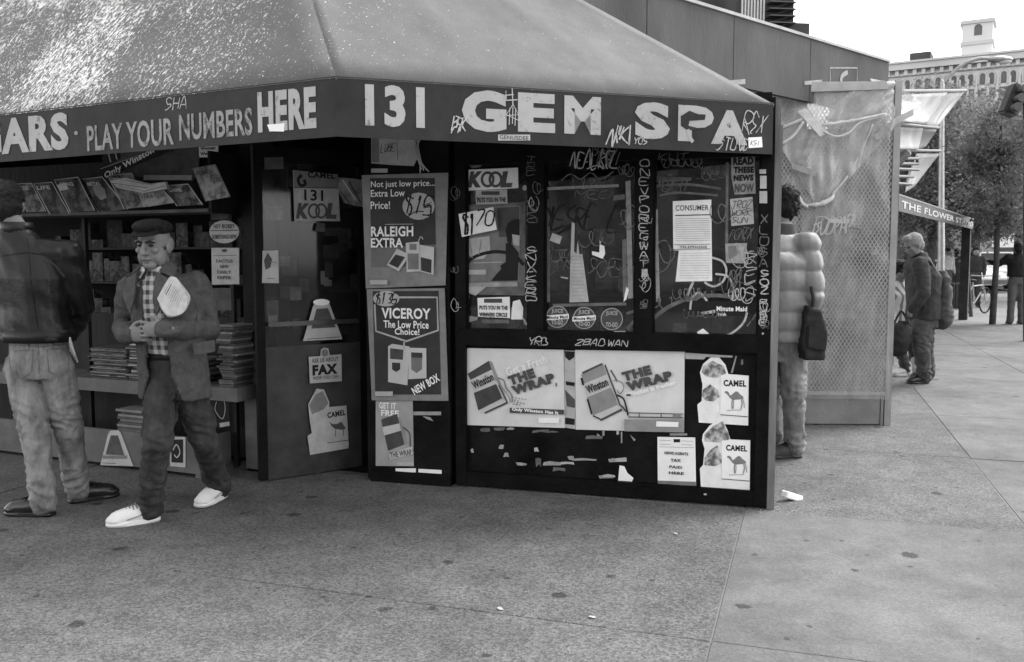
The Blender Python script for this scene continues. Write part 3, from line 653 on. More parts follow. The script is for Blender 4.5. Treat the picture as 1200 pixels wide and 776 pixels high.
def camel_pack(zf, P, body, cardq, txt, ox, oy, lbl, off, sc=1., P2=None):
    base = [('p', body, PACKM), ('p', cardq, PAPER)]
    return base
def mat_mott():
    k = NT('mottled_print'); n_ = k.noise(k.mp(), 22, 4, .6); return k.base(k.rng(n_, .4, .6, .12, .6), .6, .2)
MOTT = mat_mott()
def standee(lbl, outline, figure, cardq, tx, ox, oy, line, zf, P, off, sc=1.):
    poster('pack_cutout', lbl, 'poster', P, zf, outline, PAPER, [('p', figure, MOTT), ('p', [(a * .72 + figure[0][0] * .28, b_ + 110) for a, b_ in figure], MOTT), ('p', cardq, WHITE), ('t', 'CAMEL', *tx, INK, .045), *camel(None, ox, oy, sc), ('l', line, .004, INK)], off=off)
standee('upper white pack cut-out on the lower panel beside the corner post', [(235, 358), (465, 372), (468, 140), (372, 132), (360, 90), (330, 55), (290, 55), (255, 85), (240, 125), (252, 180), (248, 258), (228, 275)],
        [(255, 95), (300, 70), (350, 95), (362, 128), (320, 150), (270, 145), (248, 125)], [(338, 136), (466, 142), (463, 330), (335, 320)], (350, 160, 456, 190), 355, 210, [(335, 320), (463, 330)], ZC, PL, .006)
standee('lower white pack cut-out on the lower panel beside the corner post', [(245, 658), (472, 672), (475, 440), (382, 436), (370, 395), (345, 345), (318, 350), (285, 372), (255, 410), (250, 440), (262, 480), (255, 555), (240, 572)],
        [(262, 412), (300, 375), (345, 352), (375, 410), (378, 435), (330, 450), (262, 445)], [(342, 440), (474, 444), (472, 628), (342, 618)], (362, 462, 460, 490), 366, 510, [(342, 618), (472, 628)], ZC, PL, .0105)
poster('notice_sheet', 'white typed notice with grey foot band low on the black panel', 'notice', PL, ZC, [(42, 425), (218, 428), (222, 652), (44, 645)], WHITE, [
    ('p', [(44, 628), (221, 634), (221, 652), (44, 645)], INK3), ('r', 118, 435, 148, 450, INK), ('l', [(52, 440), (105, 441)], .002, INK3), ('l', [(155, 443), (208, 445)], .002, INK3), ('l', [(52, 458), (105, 459)], .002, INK3), ('l', [(155, 460), (205, 462)], .002, INK3), ('l', [(50, 470), (212, 474)], .002, INK3),
    ('t', 'NEWS AGENTS', 75, 494, 185, 508, INK, .03), ('t', 'TAX', 104, 526, 152, 540, INK, .03), ('t', 'PAID', 98, 558, 158, 571, INK, .03), ('t', 'HERE', 96, 586, 166, 599, INK, .03)], off=.005)
# paper scraps, tape ends and paint on the lower panel
rr = random.Random(21); scr = []
for x, y, w, h in ((160, 415, 40, 12), (215, 410, 50, 12), (275, 412, 30, 9), (385, 420, 70, 14), (455, 425, 45, 6), (240, 487, 20, 14), (262, 520, 18, 18), (120, 505, 12, 14), (392, 497, 18, 18), (400, 545, 26, 36), (430, 560, 75, 14), (505, 560, 60, 10), (475, 583, 52, 16), (555, 546, 110, 7), (615, 445, 75, 14), (690, 615, 55, 8), (720, 545, 25, 14), (318, 562, 45, 10), (540, 535, 24, 12)):
    scr.append(('p', [(x + rr.uniform(-4, 4), y + rr.uniform(-3, 3)), (x + w * .4, y - rr.uniform(0, 5)), (x + w + rr.uniform(-4, 4), y + rr.uniform(-3, 3)), (x + w + rr.uniform(-6, 4), y + h), (x + w * .55, y + h * rr.uniform(.6, 1.3)), (x + rr.uniform(-4, 6), y + h)], rr.choice((TAPE, PALE, TAPE2))))
marks('paper_scrap', NS, PL, Z7, scr, .0025)
marks('paper_scrap', NS, PL, Z8, [('p', [(92, 548), (112, 552), (125, 580), (150, 600), (140, 622), (85, 625)], WHITE), ('p', [(45, 522), (120, 515), (122, 532), (50, 535)], PALE), ('p', [(5, 590), (60, 588), (70, 600), (10, 602)], TAPE), ('p', [(362, 82), (560, 95), (558, 102), (450, 100), (440, 110), (365, 108)], PALE), ('p', [(572, 95), (577, 97), (560, 165), (552, 165)], TAPE), ('r', 594, 110, 603, 132, TAPE2),
      ('p', [(0, 415), (18, 430), (14, 440), (0, 435)], TAPE), ('r', 22, 405, 30, 425, TAPE), ('r', 98, 408, 104, 455, TAPE), ('p', [(135, 420), (160, 442), (152, 448)], TAPE), ('r', 80, 405, 90, 420, PALE), ('r', 300, 415, 372, 424, TAPE)], .0025)
marks('paint_chip', NS, W, Z8, [('e', 446, 668, 7, 4, PALE)], .0)
marks('graffiti_tag', NS, Plane(W.pt(0, 0, .004), W.e), Z7, [('h', 'YRD', 370, 22, 448, 52, GRAF, .006, dict(jit=.12)), ('h', '2BAD', 575, 28, 700, 55, GRAF, .006, dict(slant=.5))], .003)
marks('graffiti_tag', NS, Plane(W.pt(0, 0, .004), W.e), Z8, [('h', 'WAN', 45, 30, 125, 56, GRAF, .006)], .003)

# ------------------------------------------------------------------ first window (left)
PO = Plane(W.pt(0, 0, -.002), W.e)
def kool(x0, y0, x1, y1, mat, ring):
    w = x1 - x0; h = y1 - y0; cy = (y0 + y1) / 2
    return [('t', 'K', x0, y0, x0 + w * .3, y1, mat, .07, 0, .2), ('o', x0 + w * .42, cy, w * .13, h * .42, ring, mat), ('o', x0 + w * .60, cy, w * .13, h * .42, ring, mat), ('t', 'L', x0 + w * .74, y0, x1, y1, mat, .07, 0, .2)]
poster('logo_sign', 'white sign with big interlocked grey logo letters above the first window', 'sign', PG, ZK, [(38, 72), (268, 62), (270, 150), (40, 162)], PAPER, kool(58, 78, 248, 148, KOOLG, .016), off=.010)
poster('paper_slip', 'small grey slip under the logo sign on the first window', 'notice', PG, ZK, [(84, 160), (220, 155), (222, 216), (86, 222)], PAPER2, [('r', 110, 164, 188, 180, INK2), ('t', 'PUTS YOU IN THE', 92, 190, 214, 212, INK, .04)], off=.005)
poster('window_poster', 'poster with a masked dark-haired figure and pale border behind the first window', 'poster', PG, ZK, [(10, 225), (300, 210), (298, 615), (36, 610)], TAPE2, [
    ('p', [(60, 232), (278, 226), (272, 555), (55, 556)], INK3), ('p', [(178, 235), (274, 230), (270, 360), (185, 362)], INK2),
    ('p', [(214, 330), (225, 300), (255, 283), (275, 285), (274, 360), (262, 375), (245, 350), (240, 390), (222, 385)], INK), ('p', [(242, 350), (275, 355), (274, 400), (250, 395)], PALE), ('p', [(215, 390), (235, 385), (272, 430), (266, 550), (150, 552), (195, 500), (192, 485), (215, 470)], INK),
    ('s', [(38, 500), (60, 462), (110, 436), (180, 425), (250, 440), (292, 482)], .02, INK), ('l', [(75, 474), (200, 470)], .005, PALE), ('p', [(56, 503), (130, 503), (130, 524), (56, 524)], PALE), ('p', [(38, 560), (265, 555), (268, 575), (40, 580)], TAPE), ('p', [(40, 575), (130, 578), (85, 615), (60, 605)], PALE)], off=.003)
poster('price_card', 'handwritten price card, bold black figures on white, in the first window', 'price card', W, ZK, [(10, 262), (160, 232), (175, 330), (100, 345), (24, 362)], PAPER, [('h', '$1', 30, 265, 80, 352, INK, .014, dict(slant=.05, jit=.02)), ('h', '7O', 86, 248, 162, 312, INK, .010, dict(slant=.2, jit=.02))], off=.003)
poster('paper_slip', 'crumpled grey paper hanging below the handwritten price card', 'paper', PG, ZK, [(30, 372), (145, 358), (148, 420), (120, 455), (75, 460), (45, 425)], PAPER2, [('l', [(60, 380), (72, 455)], .004, INK3), ('l', [(110, 372), (100, 440)], .004, INK3)], off=.0075)
poster('slogan_card', 'white card with two bold slogan lines at the foot of the first window', 'sign', PG, ZK, [(93, 625), (232, 620), (234, 712), (96, 706)], PAPER, [('r', 122, 628, 200, 646, INK2), ('t', 'PUTS YOU IN THE', 102, 658, 224, 676, INK, .04), ('t', 'WINNERS CIRCLE', 102, 688, 222, 706, INK, .04)], off=.009)
poster('torn_paper', 'torn blank white paper at the right foot of the first window', 'paper', PG, ZK, [(246, 640), (275, 632), (290, 668), (288, 718), (238, 718), (240, 680)], PAPER, off=.005)
marks('tape_strip', NS, PG, ZK, [('p', [(36, 600), (55, 598), (60, 625), (40, 630)], TAPE), ('p', [(35, 700), (95, 708), (92, 720), (40, 735)], TAPE), ('r', 110, 718, 230, 735, TAPE2), ('p', [(285, 700), (300, 720), (312, 745), (296, 740)], TAPE), ('e', 333, 742, 7, 8, PALE)], .0085)
marks('tape_strip', NS, W, ZK, [('e', 288, 147, 9, 12, PALE), ('p', [(70, 180), (82, 185), (90, 205), (75, 200)], TAPE), ('p', [(40, 45), (95, 40), (100, 55), (60, 62)], TAPE2), ('p', [(15, 150), (35, 165), (38, 190), (20, 185)], TAPE)], -.036)
marks('graffiti_tag', NS, W, ZK, [('h', 'SNVAKERO', 305, 400, 345, 640, GRAF, .006, dict(vert=True, jit=.1)), ('h', 'INKO', 308, 195, 345, 300, GRAF2, .005, dict(vert=True, jit=.1)), ('h', 'THEL', 308, 5, 340, 95, GRAF2, .005, dict(vert=True, jit=.1))], .003)
# ------------------------------------------------------------------ second window
marks('tape_strip', NS, PG, ZI, [('p', [(15, 168), (320, 155), (322, 166), (18, 180)], TAPE), ('p', [(20, 225), (30, 222), (32, 632), (22, 635)], TAPE2), ('p', [(35, 215), (48, 215), (50, 620), (38, 622)], TAPE2), ('p', [(348, 145), (368, 140), (378, 605), (358, 608)], TAPE), ('p', [(335, 375), (352, 370), (356, 600), (338, 602)], TAPE2), ('p', [(60, 628), (350, 622), (352, 634), (62, 640)], TAPE2),
      ('p', [(300, 200), (345, 195), (345, 215), (300, 220)], TAPE2), ('p', [(350, 662), (415, 640), (416, 650), (355, 672)], TAPE2)], .003)
poster('torn_newspaper', 'tall torn strip of newsprint hanging in the middle window', 'paper', PG, ZI, [(127, 622), (203, 620), (190, 520), (178, 430), (166, 432), (160, 380), (155, 430), (145, 420), (148, 310), (136, 305), (132, 420), (130, 500)], PAPER2, [('l', [(136, 440 + 14 * k), (178 + k, 440 + 14 * k)], .0016, INK3) for k in range(12)], off=.005)
poster('torn_paper', 'small white torn scrap right of the newsprint in the middle window', 'paper', PG, ZI, [(216, 420), (245, 425), (247, 375), (252, 395), (265, 400), (268, 430), (258, 450), (216, 434)], PAPER, off=.005)
poster('paper_slip', 'small tilted grey slip at upper left of the middle window', 'paper', PG, ZI, [(60, 348), (98, 362), (88, 392), (48, 378)], PAPER2, off=.005)
marks('graffiti_tag', NS, PG, ZI, [('h', 'MEO', 150, 180, 290, 212, GRAF2, .006, dict(jit=.14)), ('h', 'MESRE', 30, 245, 225, 330, INK, .010, dict(jit=.12)), ('s', [(45, 370), (90, 345), (135, 318), (120, 335)], .010, INK), ('h', 'L', 285, 235, 335, 340, INK, .009), ('h', 'BR', 60, 415, 150, 500, GRAF2, .005, dict(jit=.2)), ('h', 'SOE', 200, 450, 320, 510, GRAF2, .005, dict(jit=.2))], .0045)
marks('graffiti_tag', NS, W, ZI, [('h', 'NEALREL', 132, 30, 320, 92, GRAF, .008, dict(jit=.12)), ('s', [(195, 95), (230, 82), (265, 92)], .006, GRAF), ('s', [(95, 140), (130, 115), (170, 135), (210, 110), (250, 135), (300, 105)], .006, GRAF2), ('l', [(325, 95), (352, 100), (335, 115)], .005, GRAF2)], .0)
def round_sticker(lbl, cx, cy, r, band, txt):
    it = [('e', cx, cy, r - 3, r - 3, INK2), ('o', cx, cy, r - 4, r - 4, .004, PALE), ('t', txt[0], cx - r * .5, cy - r * .68, cx + r * .5, cy - r * .25, PALE, .03), ('t', txt[2], cx - r * .5, cy + r * .28, cx + r * .5, cy + r * .68, PALE, .03)]
    if band: it += [('p', [(cx - r, cy - 5), (cx + r, cy - 12), (cx + r, cy + 8), (cx - r, cy + 14)], WHITE), ('t', txt[1], cx - r * .9, cy - 5, cx + r * .9, cy + 8, INK, .03, 3)]
    poster('round_sticker', lbl, 'sticker', PG, ZI, [(cx + r * math.cos(a * .3142), cy + r * math.sin(a * .3142)) for a in range(20)], INK2, it, off=.004, th=.001)
round_sticker('leftmost of three round juice stickers under the middle window', 79, 679, 46, True, ('JUICE', 'Minute Maid', 'TO-GO'))
round_sticker('middle one of three round juice stickers under the middle window', 185, 684, 46, True, ('JUICE', 'Minute Maid', 'TO-GO'))
round_sticker('rightmost of three round stickers under the middle window, worn and scratched', 294, 688, 46, False, ('JUICE', '', 'TO-GO'))
marks('tape_strip', NS, PG, ZI, [('p', [(80, 742), (120, 735), (115, 748), (85, 750)], PALE), ('r', 302, 735, 348, 749, PALE), ('p', [(345, 590), (352, 560), (362, 572), (352, 610), (340, 620)], WHITE), ('p', [(92, 520), (122, 525), (120, 530), (94, 525)], PALE)], .005)
marks('graffiti_tag', NS, W, ZI, [('h', 'ONEVPOREGWAT', 405, 50, 438, 485, GRAF, .006, dict(vert=True, jit=.06)), ('r', 412, 490, 435, 522, GRAF), ('h', 'S', 413, 610, 432, 640, GRAF2, .004)], .003)
# ------------------------------------------------------------------ third window
poster('typed_notice', 'tall white typed notice pasted in the right-hand window', 'notice', PG, Z6, [(275, 236), (415, 230), (418, 526), (285, 528), (297, 415), (277, 415)], PAPER, [('t', 'CONSUMER', 285, 250, 405, 270, INK2, .01), ('l', [(284, 288), (410, 285)], .006, INK2)] + [('l', [(284, 300 + 8 * k), (410, 298 + 8 * k)], .0018, INK3) for k in range(11)] + [('l', [(280, 394), (412, 392)], .003, INK2), ('l', [(280, 411), (412, 409)], .003, INK2), ('t', 'TELEPHONE', 300, 398, 400, 407, INK2, .02)] + [('l', [(302, 425 + 9 * k), (410, 424 + 9 * k)], .0015, INK3) for k in range(11)], off=.005)
poster('sticker_sheet', 'uppermost bold lettered sticker at the top right of the right-hand window', 'sticker', PG, Z6, [(488, 70), (572, 66), (576, 208), (500, 212), (488, 150)], TAPE, [('t', 'READ', 494, 76, 568, 104, INK, .06), ('t', 'THESE', 496, 110, 570, 134, INK, .06), ('t', 'NEWS', 496, 140, 568, 162, INK, .06), ('t', 'NOW', 500, 172, 570, 204, INK2, .03)], off=.005)
poster('sticker_sheet', 'pale handwritten sticker below the bold one in the right-hand window', 'sticker', PG, Z6, [(483, 228), (565, 220), (570, 318), (488, 326)], PAPER2, [('h', 'TROZ', 492, 234, 560, 262, INK2, .004), ('h', 'WORK', 490, 268, 560, 288, INK2, .004), ('h', 'SUN', 492, 294, 545, 314, INK2, .004)], off=.005)
poster('sticker_sheet', 'small torn picture sticker lowest at right of the right-hand window', 'sticker', PG, Z6, [(466, 390), (545, 388), (538, 462), (468, 460)], TAPE, [('p', [(475, 400), (505, 398), (510, 430), (480, 450)], INK3), ('p', [(512, 405), (535, 400), (530, 440)], PALE)], off=.005)
poster('drink_strip', 'dark strip with white drink lettering at the foot of the right-hand window', 'sticker', PG, Z6, [(400, 600), (552, 596), (556, 650), (404, 655)], INK, [('t', 'Minute Maid', 434, 618, 545, 636, WHITE, .03), ('t', 'fresh', 436, 641, 468, 652, WHITE, .03)], off=.004, th=.001)
marks('tape_strip', NS, PG, Z6, [('p', [(205, 145), (345, 150), (340, 162), (215, 168)], TAPE2), ('p', [(208, 265), (220, 265), (228, 600), (214, 602)], TAPE), ('p', [(468, 95), (478, 95), (476, 390), (466, 392)], TAPE2), ('s', [(200, 665), (260, 620), (340, 588), (430, 578), (530, 590)], .022, TAPE2), ('s', [(210, 180), (330, 175), (450, 190)], .014, TAPE2), ('s', [(225, 215), (300, 205), (440, 215)], .012, TAPE2), ('s', [(110, 700), (150, 660), (210, 645)], .02, TAPE2)], .003)
marks('graffiti_tag', NS, PG, Z6, [('s', [(390, 530), (420, 545), (455, 530), (470, 490), (455, 455), (415, 440)], .012, GRAF), ('s', [(430, 500), (475, 510), (495, 550), (490, 595)], .012, GRAF), ('s', [(350, 528), (335, 560), (328, 580)], .014, GRAF), ('s', [(400, 598), (370, 568), (345, 590), (338, 630)], .012, GRAF), ('h', 'EHT', 240, 155, 340, 198, GRAF2, .006, dict(jit=.15)), ('h', 'WOO', 380, 108, 440, 138, GRAF2, .005), ('s', [(335, 770), (400, 742), (480, 720), (530, 680), (545, 640)], .012, GRAF), ('s', [(545, 690), (575, 650), (600, 600)], .008, GRAF2), ('h', 'PORX', 485, 335, 565, 375, GRAF2, .005, dict(jit=.12)),
      ('h', 'SSSS', 535, 395, 575, 590, GRAF, .006, dict(vert=True, jit=.2)), ('h', 'MRE', 480, 490, 525, 560, GRAF2, .005, dict(jit=.2))], .006)
marks('torn_patch', NS, PG, Z6, [('p', [(362, 712), (385, 698), (412, 722), (395, 730), (372, 722)], WHITE), ('p', [(375, 640), (430, 630), (428, 642), (382, 648)], PALE)], .0075)
marks('sticker', NS, W, Z6, [('r', 590, 120, 614, 136, PALE), ('r', 592, 143, 616, 190, PALE), ('r', 590, 199, 618, 243, PALE)], .002)
marks('graffiti_tag', NS, W, Z6, [('h', 'XLOSA', 592, 275, 620, 475, GRAF2, .006, dict(vert=True, jit=.1)), ('h', 'SOZ', 594, 480, 622, 570, GRAF, .007, dict(vert=True, jit=.1)), ('h', 'RUBE', 592, 585, 614, 685, GRAF, .006, dict(vert=True, jit=.1)), ('e', 602, 717, 4, 4, PALE)], .003)
marks('graffiti_tag', NS, W, Z6, [('h', 'VEREI', 0, 55, 80, 105, GRAF2, .006, dict(jit=.1)), ('h', 'KUT', 225, 60, 330, 85, GRAF2, .004, dict(jit=.15))], .0)

# ================================================================== stickers on the open door
poster('logo_sign', 'pale sign with number 131 and interlocked logo letters on the glass door', 'sign', DP, ZD, [(158, 110), (352, 128), (362, 330), (165, 328)], PAPER2, [
    ('p', [(160, 112), (352, 130), (353, 185), (162, 184)], INK3), ('l', [(162, 185), (352, 187)], .006, INK2), ('t', 'CAMEL', 222, 118, 340, 145, INK, .04), ('s', [(195, 130), (180, 150), (190, 175), (210, 170), (205, 150)], .02, INK),
    ('t', '131', 206, 194, 288, 242, INK, .02)] + kool(175, 252, 348, 320, KOOLG, .014), off=.004)
poster('paper_slip', 'blank grey label at the top left of the glass door', 'sticker', DP, ZD, [(35, 55), (116, 52), (118, 104), (36, 106)], PAPER3, off=.004)
poster('paper_slip', 'narrow pale leaflet with dark figure at the left edge of the door', 'sticker', DP, ZD, [(27, 458), (95, 456), (97, 598), (25, 597)], PAPER2, [('p', [(48, 465), (68, 495), (60, 530), (40, 540), (32, 500)], INK2), ('l', [(60, 505), (88, 510)], .004, INK3), ('l', [(45, 578), (80, 578)], .005, INK3)], off=.004)
poster('crumpled_foil', 'crumpled shiny foil sheet hanging at the upper right of the door', 'sheet', DP, ZD, [(355, 140), (455, 150), (470, 210), (470, 270), (420, 262), (380, 250), (355, 200)], M('foil', .45, .3, .6, 14, .6, 20, .6, .3), [('l', [(370, 150), (430, 240)], .012, WHITE), ('l', [(400, 160), (450, 250)], .008, INK2), ('l', [(360, 200), (400, 250)], .010, INK3)], off=.006)  # white and dark streaks paint the creases' glints and shade
ZT = Z4
poster('triangle_sticker', 'triangular sticker with oval cap, highest on the glass door', 'sticker', DP, Z3, [(232, 775), (375, 768), (330, 645), (318, 625), (280, 628), (268, 650)], PALE, [('p', [(262, 730), (350, 725), (322, 655), (280, 658)], INK2), ('e', 298, 634, 30, 12, PAPER), ('r', 248, 735, 356, 748, PALE), ('l', [(245, 768), (365, 760)], .004, INK2)], off=.004)
poster('fax_sticker', 'square sticker reading FAX with round top, middle of the glass door', 'sticker', DP, Z4, [(287, 135), (335, 132), (338, 105), (350, 97), (368, 100), (374, 128), (422, 124), (424, 235), (292, 245)], PALE, [('t', 'ASK US ABOUT', 300, 138, 410, 156, INK2, .03), ('t', 'FAX', 302, 165, 406, 208, INK, .06), ('t', 'NOW YOU CAN', 305, 212, 410, 226, INK2, .02), ('e', 353, 118, 14, 15, INK3)], off=.004)
poster('pack_cutout', 'white pack cut-out low on the open glass door', 'poster', DP, Z4, [(293, 540), (452, 512), (443, 336), (372, 342), (372, 322), (350, 270), (320, 266), (285, 330), (292, 400), (300, 450), (282, 462)], PAPER2, [
    ('p', [(288, 335), (315, 290), (345, 275), (368, 325), (350, 350), (300, 372)], INK3), ('p', [(357, 348), (442, 336), (452, 500), (362, 512)], PALE), ('t', 'CAMEL', 363, 358, 438, 382, INK, .045, 4), ('p', [(370, 402), (384, 412), (402, 412), (420, 402), (440, 430), (425, 436), (395, 432), (380, 420)], INK2), ('l', [(398, 430), (396, 462)], .005, INK2), ('l', [(430, 432), (428, 460)], .005, INK2), ('l', [(362, 490), (450, 478)], .004, INK)], off=.004)
poster('paper_slip', 'scrap of pale card taped in the upper middle of the door pane', 'paper', DP, ZD, [(262, 335), (298, 340), (296, 378), (255, 372)], PAPER3, off=.004)

# ================================================================== news stand shelves on the left
def mat_cover(name, lo, hi, sc):
    k = NT(name); v_ = k.mp(loc=(rnd.uniform(0, 9), 0, 0)); n_ = k.noise(v_, sc, 5, .62); c = k.rng(n_, .42, .58, lo, hi); d_ = k.rng(k.noise(v_, sc * 5, 3), .55, .62, 0, .6)
    return k.base(k.mix(d_, c, lo + hi * .6), .6, .15)
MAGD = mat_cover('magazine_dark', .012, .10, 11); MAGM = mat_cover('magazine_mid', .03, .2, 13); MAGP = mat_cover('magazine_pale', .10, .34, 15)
ST = thing('news_shelf', 'grey painted low news shelf unit with two trays left of the door', 'shelf', (S.o.x, S.o.y, 0))
ua, ub = S.hit(-60, 520)[0], S.hit(236, 535)[0]
t0, t1 = S.hit(150, 546)[1], S.hit(150, 506)[1]
def sp(name, u0, u1, v0, v1, d0, d1, mat=GREYB, parent=ST): return obj(name, pbox(B(), S, u0, u1, v0, v1, d0, d1), mat, parent)
sp('front_board', ua, ub, t0, t1, -.022, 0); sp('tray_bottom', ua, ub, t0 + .01, t0 + .03, -.28, -.022); sp('side_board', ub - .02, ub, t0, t1, -.28, -.022)
for uu, dd in ((ub - .05, 0.003), (ub - .05, -.25), ((ua + ub) / 2 - .3, .003), (ua + .1, .003)): sp('leg', uu, uu + .045, .0, t0, dd - .05, dd)
s0, s1 = S.hit(120, 461)[1], S.hit(120, 446)[1]; uc = S.hit(275, 470)[0]
sp('upper_shelf', ua, uc - .03, s0, s1, -.42, -.06); sp('back_board', ua, uc - .03, .05, 1.02, -.45, -.425, DARKW)
pu0, pu1 = S.hit(247, 470)[0] + .03, S.hit(275, 470)[0] + .05
sp('side_panel', pu0, pu1, .02, S.hit(260, 417)[1], -.31, -.285); sp('side_panel', pu1 - .03, pu1 - .002, .02, .99, -.44, -.312)
sp('foot', pu1 - .06, pu1 - .005, .0, .02, -.36, -.28)
def stack(label, u0, u1, v, h, d0, d1, n, mats, jit=.012):
    o = thing('newspaper_stack', label, 'newspapers', S.pt((u0 + u1) / 2, v, (d0 + d1) / 2), 'newspaper stacks on the shelves')
    for k in range(n):
        a_ = rnd.gauss(0, jit) + .012 * math.sin(k * .7 + u0 * 9); b_ = rnd.gauss(0, jit)
        obj('newspaper', pbox(B(), S, u0 + a_, u1 + a_, v + h * k / n + .0008, v + h * (k + 1) / n - .0015, d0 + b_, d1 + b_), mats[k % len(mats)], o)
x = lambda px, py: S.hit(px, py)[0]
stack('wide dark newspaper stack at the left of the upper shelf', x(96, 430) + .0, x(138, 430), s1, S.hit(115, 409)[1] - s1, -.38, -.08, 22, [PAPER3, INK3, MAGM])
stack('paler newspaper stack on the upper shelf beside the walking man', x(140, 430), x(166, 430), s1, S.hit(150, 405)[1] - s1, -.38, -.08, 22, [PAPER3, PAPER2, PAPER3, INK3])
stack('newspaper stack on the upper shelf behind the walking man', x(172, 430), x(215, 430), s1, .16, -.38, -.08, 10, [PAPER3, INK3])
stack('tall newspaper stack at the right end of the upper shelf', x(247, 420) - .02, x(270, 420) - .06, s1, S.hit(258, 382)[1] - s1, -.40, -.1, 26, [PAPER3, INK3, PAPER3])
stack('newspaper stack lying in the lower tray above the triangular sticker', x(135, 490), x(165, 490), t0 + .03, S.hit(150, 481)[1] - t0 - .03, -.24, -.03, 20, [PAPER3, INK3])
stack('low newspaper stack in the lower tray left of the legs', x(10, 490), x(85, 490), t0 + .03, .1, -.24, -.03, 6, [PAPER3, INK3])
poster('triangle_sticker', 'triangular sticker on the front board of the low news shelf', 'sticker', S, ZB, [(353, 492), (468, 496), (425, 380), (415, 370), (388, 372), (380, 385)], PALE, [('p', [(372, 455), (438, 458), (415, 388), (390, 388)], INK2), ('r', 362, 458, 448, 470, INK3), ('l', [(362, 484), (410, 486)], .004, INK2)], off=.003)
poster('small_poster', 'small dark framed poster on the front board between the walking legs', 'poster', S, ZB, [(597, 394), (650, 394), (650, 500), (597, 496)], PALE, [('p', [(602, 402), (643, 402), (643, 484), (602, 482)], INK), ('s', [(608, 440), (620, 420), (632, 445), (622, 465), (612, 455)], .008, PALE)], off=.003)
poster('small_poster', 'black poster with white figure on the side panel right of the walking man', 'poster', S.shift(.285), ZB, [(735, 180), (800, 178), (805, 358), (738, 365)], INK, [('t', 'MEL', 748, 215, 792, 232, PALE, .03), ('s', [(750, 255), (775, 240), (790, 290), (780, 330), (755, 300), (760, 270)], .006, PALE), ('p', [(770, 345), (805, 340), (806, 354), (772, 360)], PALE)], off=.003)
# magazine rack under the awning
MR = S.shift(.12)
RK = thing('magazine_rack', 'dark overhead magazine rack hanging under the awning on the left', 'rack', MR.pt(.3, 1.6))
ra, rb = MR.hit(-80, 248)[0], MR.hit(250, 245)[0]; rv = MR.hit(150, 247)[1]
def rp(name, *a, mat=DARKW): return obj(name, pbox(B(), MR, *a), mat, RK)
rp('rack_shelf', ra, rb, rv - .025, rv - .004, -.20, .05, mat=PAPER3); rp('rack_back', ra, rb, rv, 2.1, -.21, -.19); rp('rack_end', rb, rb + .02, rv - .03, 2.1, -.21, .04)
for uu in (ra, (ra + rb) / 2, rb - .03): rp('upright', uu, uu + .03, .02, rv - .03, -.20, -.17)
mags = [('dark magazine at the far left of the overhead rack, mostly behind the head', [(62, 205), (132, 203), (185, 305), (118, 306)], MAGM, 'BLADE'), ('dark magazine with pale edge, second from the left on the overhead rack', [(145, 204), (212, 200), (276, 314), (205, 316)], MAGD, 'LIFE'),
        ('magazine with a small square emblem, third from the left on the overhead rack', [(226, 192), (312, 182), (372, 302), (285, 308)], MAGD, 'SONG'), ('large magazine with a face cover in the middle of the overhead rack', [(300, 190), (388, 180), (482, 297), (376, 308)], MAGD, 'METAL'),
        ('pale-topped magazine right of the face cover on the overhead rack', [(414, 176), (500, 168), (552, 288), (474, 296)], MAGM, 'TIME'), ('magazine lying under the loose papers on the overhead rack', [(528, 236), (618, 226), (660, 274), (552, 290)], MAGP, 'STAR'),
        ('slanted striped magazine near the right of the overhead rack', [(612, 212), (700, 206), (752, 280), (660, 286)], MAGM, 'GAME'), ('upright pale comic at the right end of the overhead rack', [(722, 150), (802, 136), (856, 252), (768, 268)], MAGP, 'COMIC')]
for k, (lb, q, m, t_) in enumerate(mags):
    cx = sum(p[0] for p in q) / 4; cy = sum(p[1] for p in q) / 4; mx = lambda a, b, f: (q[a][0] * (1 - f) + q[b][0] * f, q[a][1] * (1 - f) + q[b][1] * f)
    il = [('l', [q[3], q[0], q[1], q[2]], .006, PALE if k != 7 else INK3), ('t', t_, cx - 52, q[0][1] + 8, cx - 52 + 48, q[0][1] + 22, PALE if k not in (5, 7) else INK2, .03, 0, -.4)]
    for j in range(0):
        px_, py_ = cx + rnd.uniform(-22, 26), cy + rnd.uniform(-10, 36); w_ = rnd.uniform(6, 16)
        il.append(('p', [(px_ - w_, py_), (px_, py_ - w_ * .8), (px_ + w_, py_ + 4), (px_ + 4, py_ + w_)], rnd.choice((INK3, PALE, INK2, TAPE2))))
    if k == 3: il.append(('p', [(355, 215), (375, 205), (400, 225), (405, 255), (385, 265), (365, 245)], INK3))
    if k == 2: il.append(('p', [(236, 210), (268, 202), (278, 225), (246, 232)], PALE))
    poster('magazine', lb, 'magazine', MR, ZL, q, m, il, off=.03 + .012 * (k % 3), th=.008, group='magazines on the overhead rack')
poster('loose_papers', 'loose pile of folded papers lying over the overhead rack magazines', 'papers', MR, ZL, [(440, 196), (500, 186), (585, 208), (640, 200), (648, 225), (560, 240), (470, 222)], PAPER2, [('l', [(450, 205), (580, 222)], .004, INK2), ('l', [(470, 215), (560, 232)], .004, INK3), ('l', [(500, 195), (600, 212)], .003, INK2), ('l', [(560, 236), (640, 215)], .004, INK2)], off=.075, th=.02)
BKP = S.shift(.26)
poster('back_sign', 'large pale sign board behind the overhead magazines', 'sign', BKP, ZL, [(372, 110), (420, 90), (730, 60), (722, 168), (700, 195), (520, 178), (400, 172)], PAPER3, [('p', [(372, 90), (440, 70), (440, 112), (380, 145)], INK), ('l', [(395, 90), (405, 125)], .012, PALE), ('l', [(420, 85), (428, 115)], .012, PALE), ('r', 525, 172, 700, 190, PALE)], off=.0)
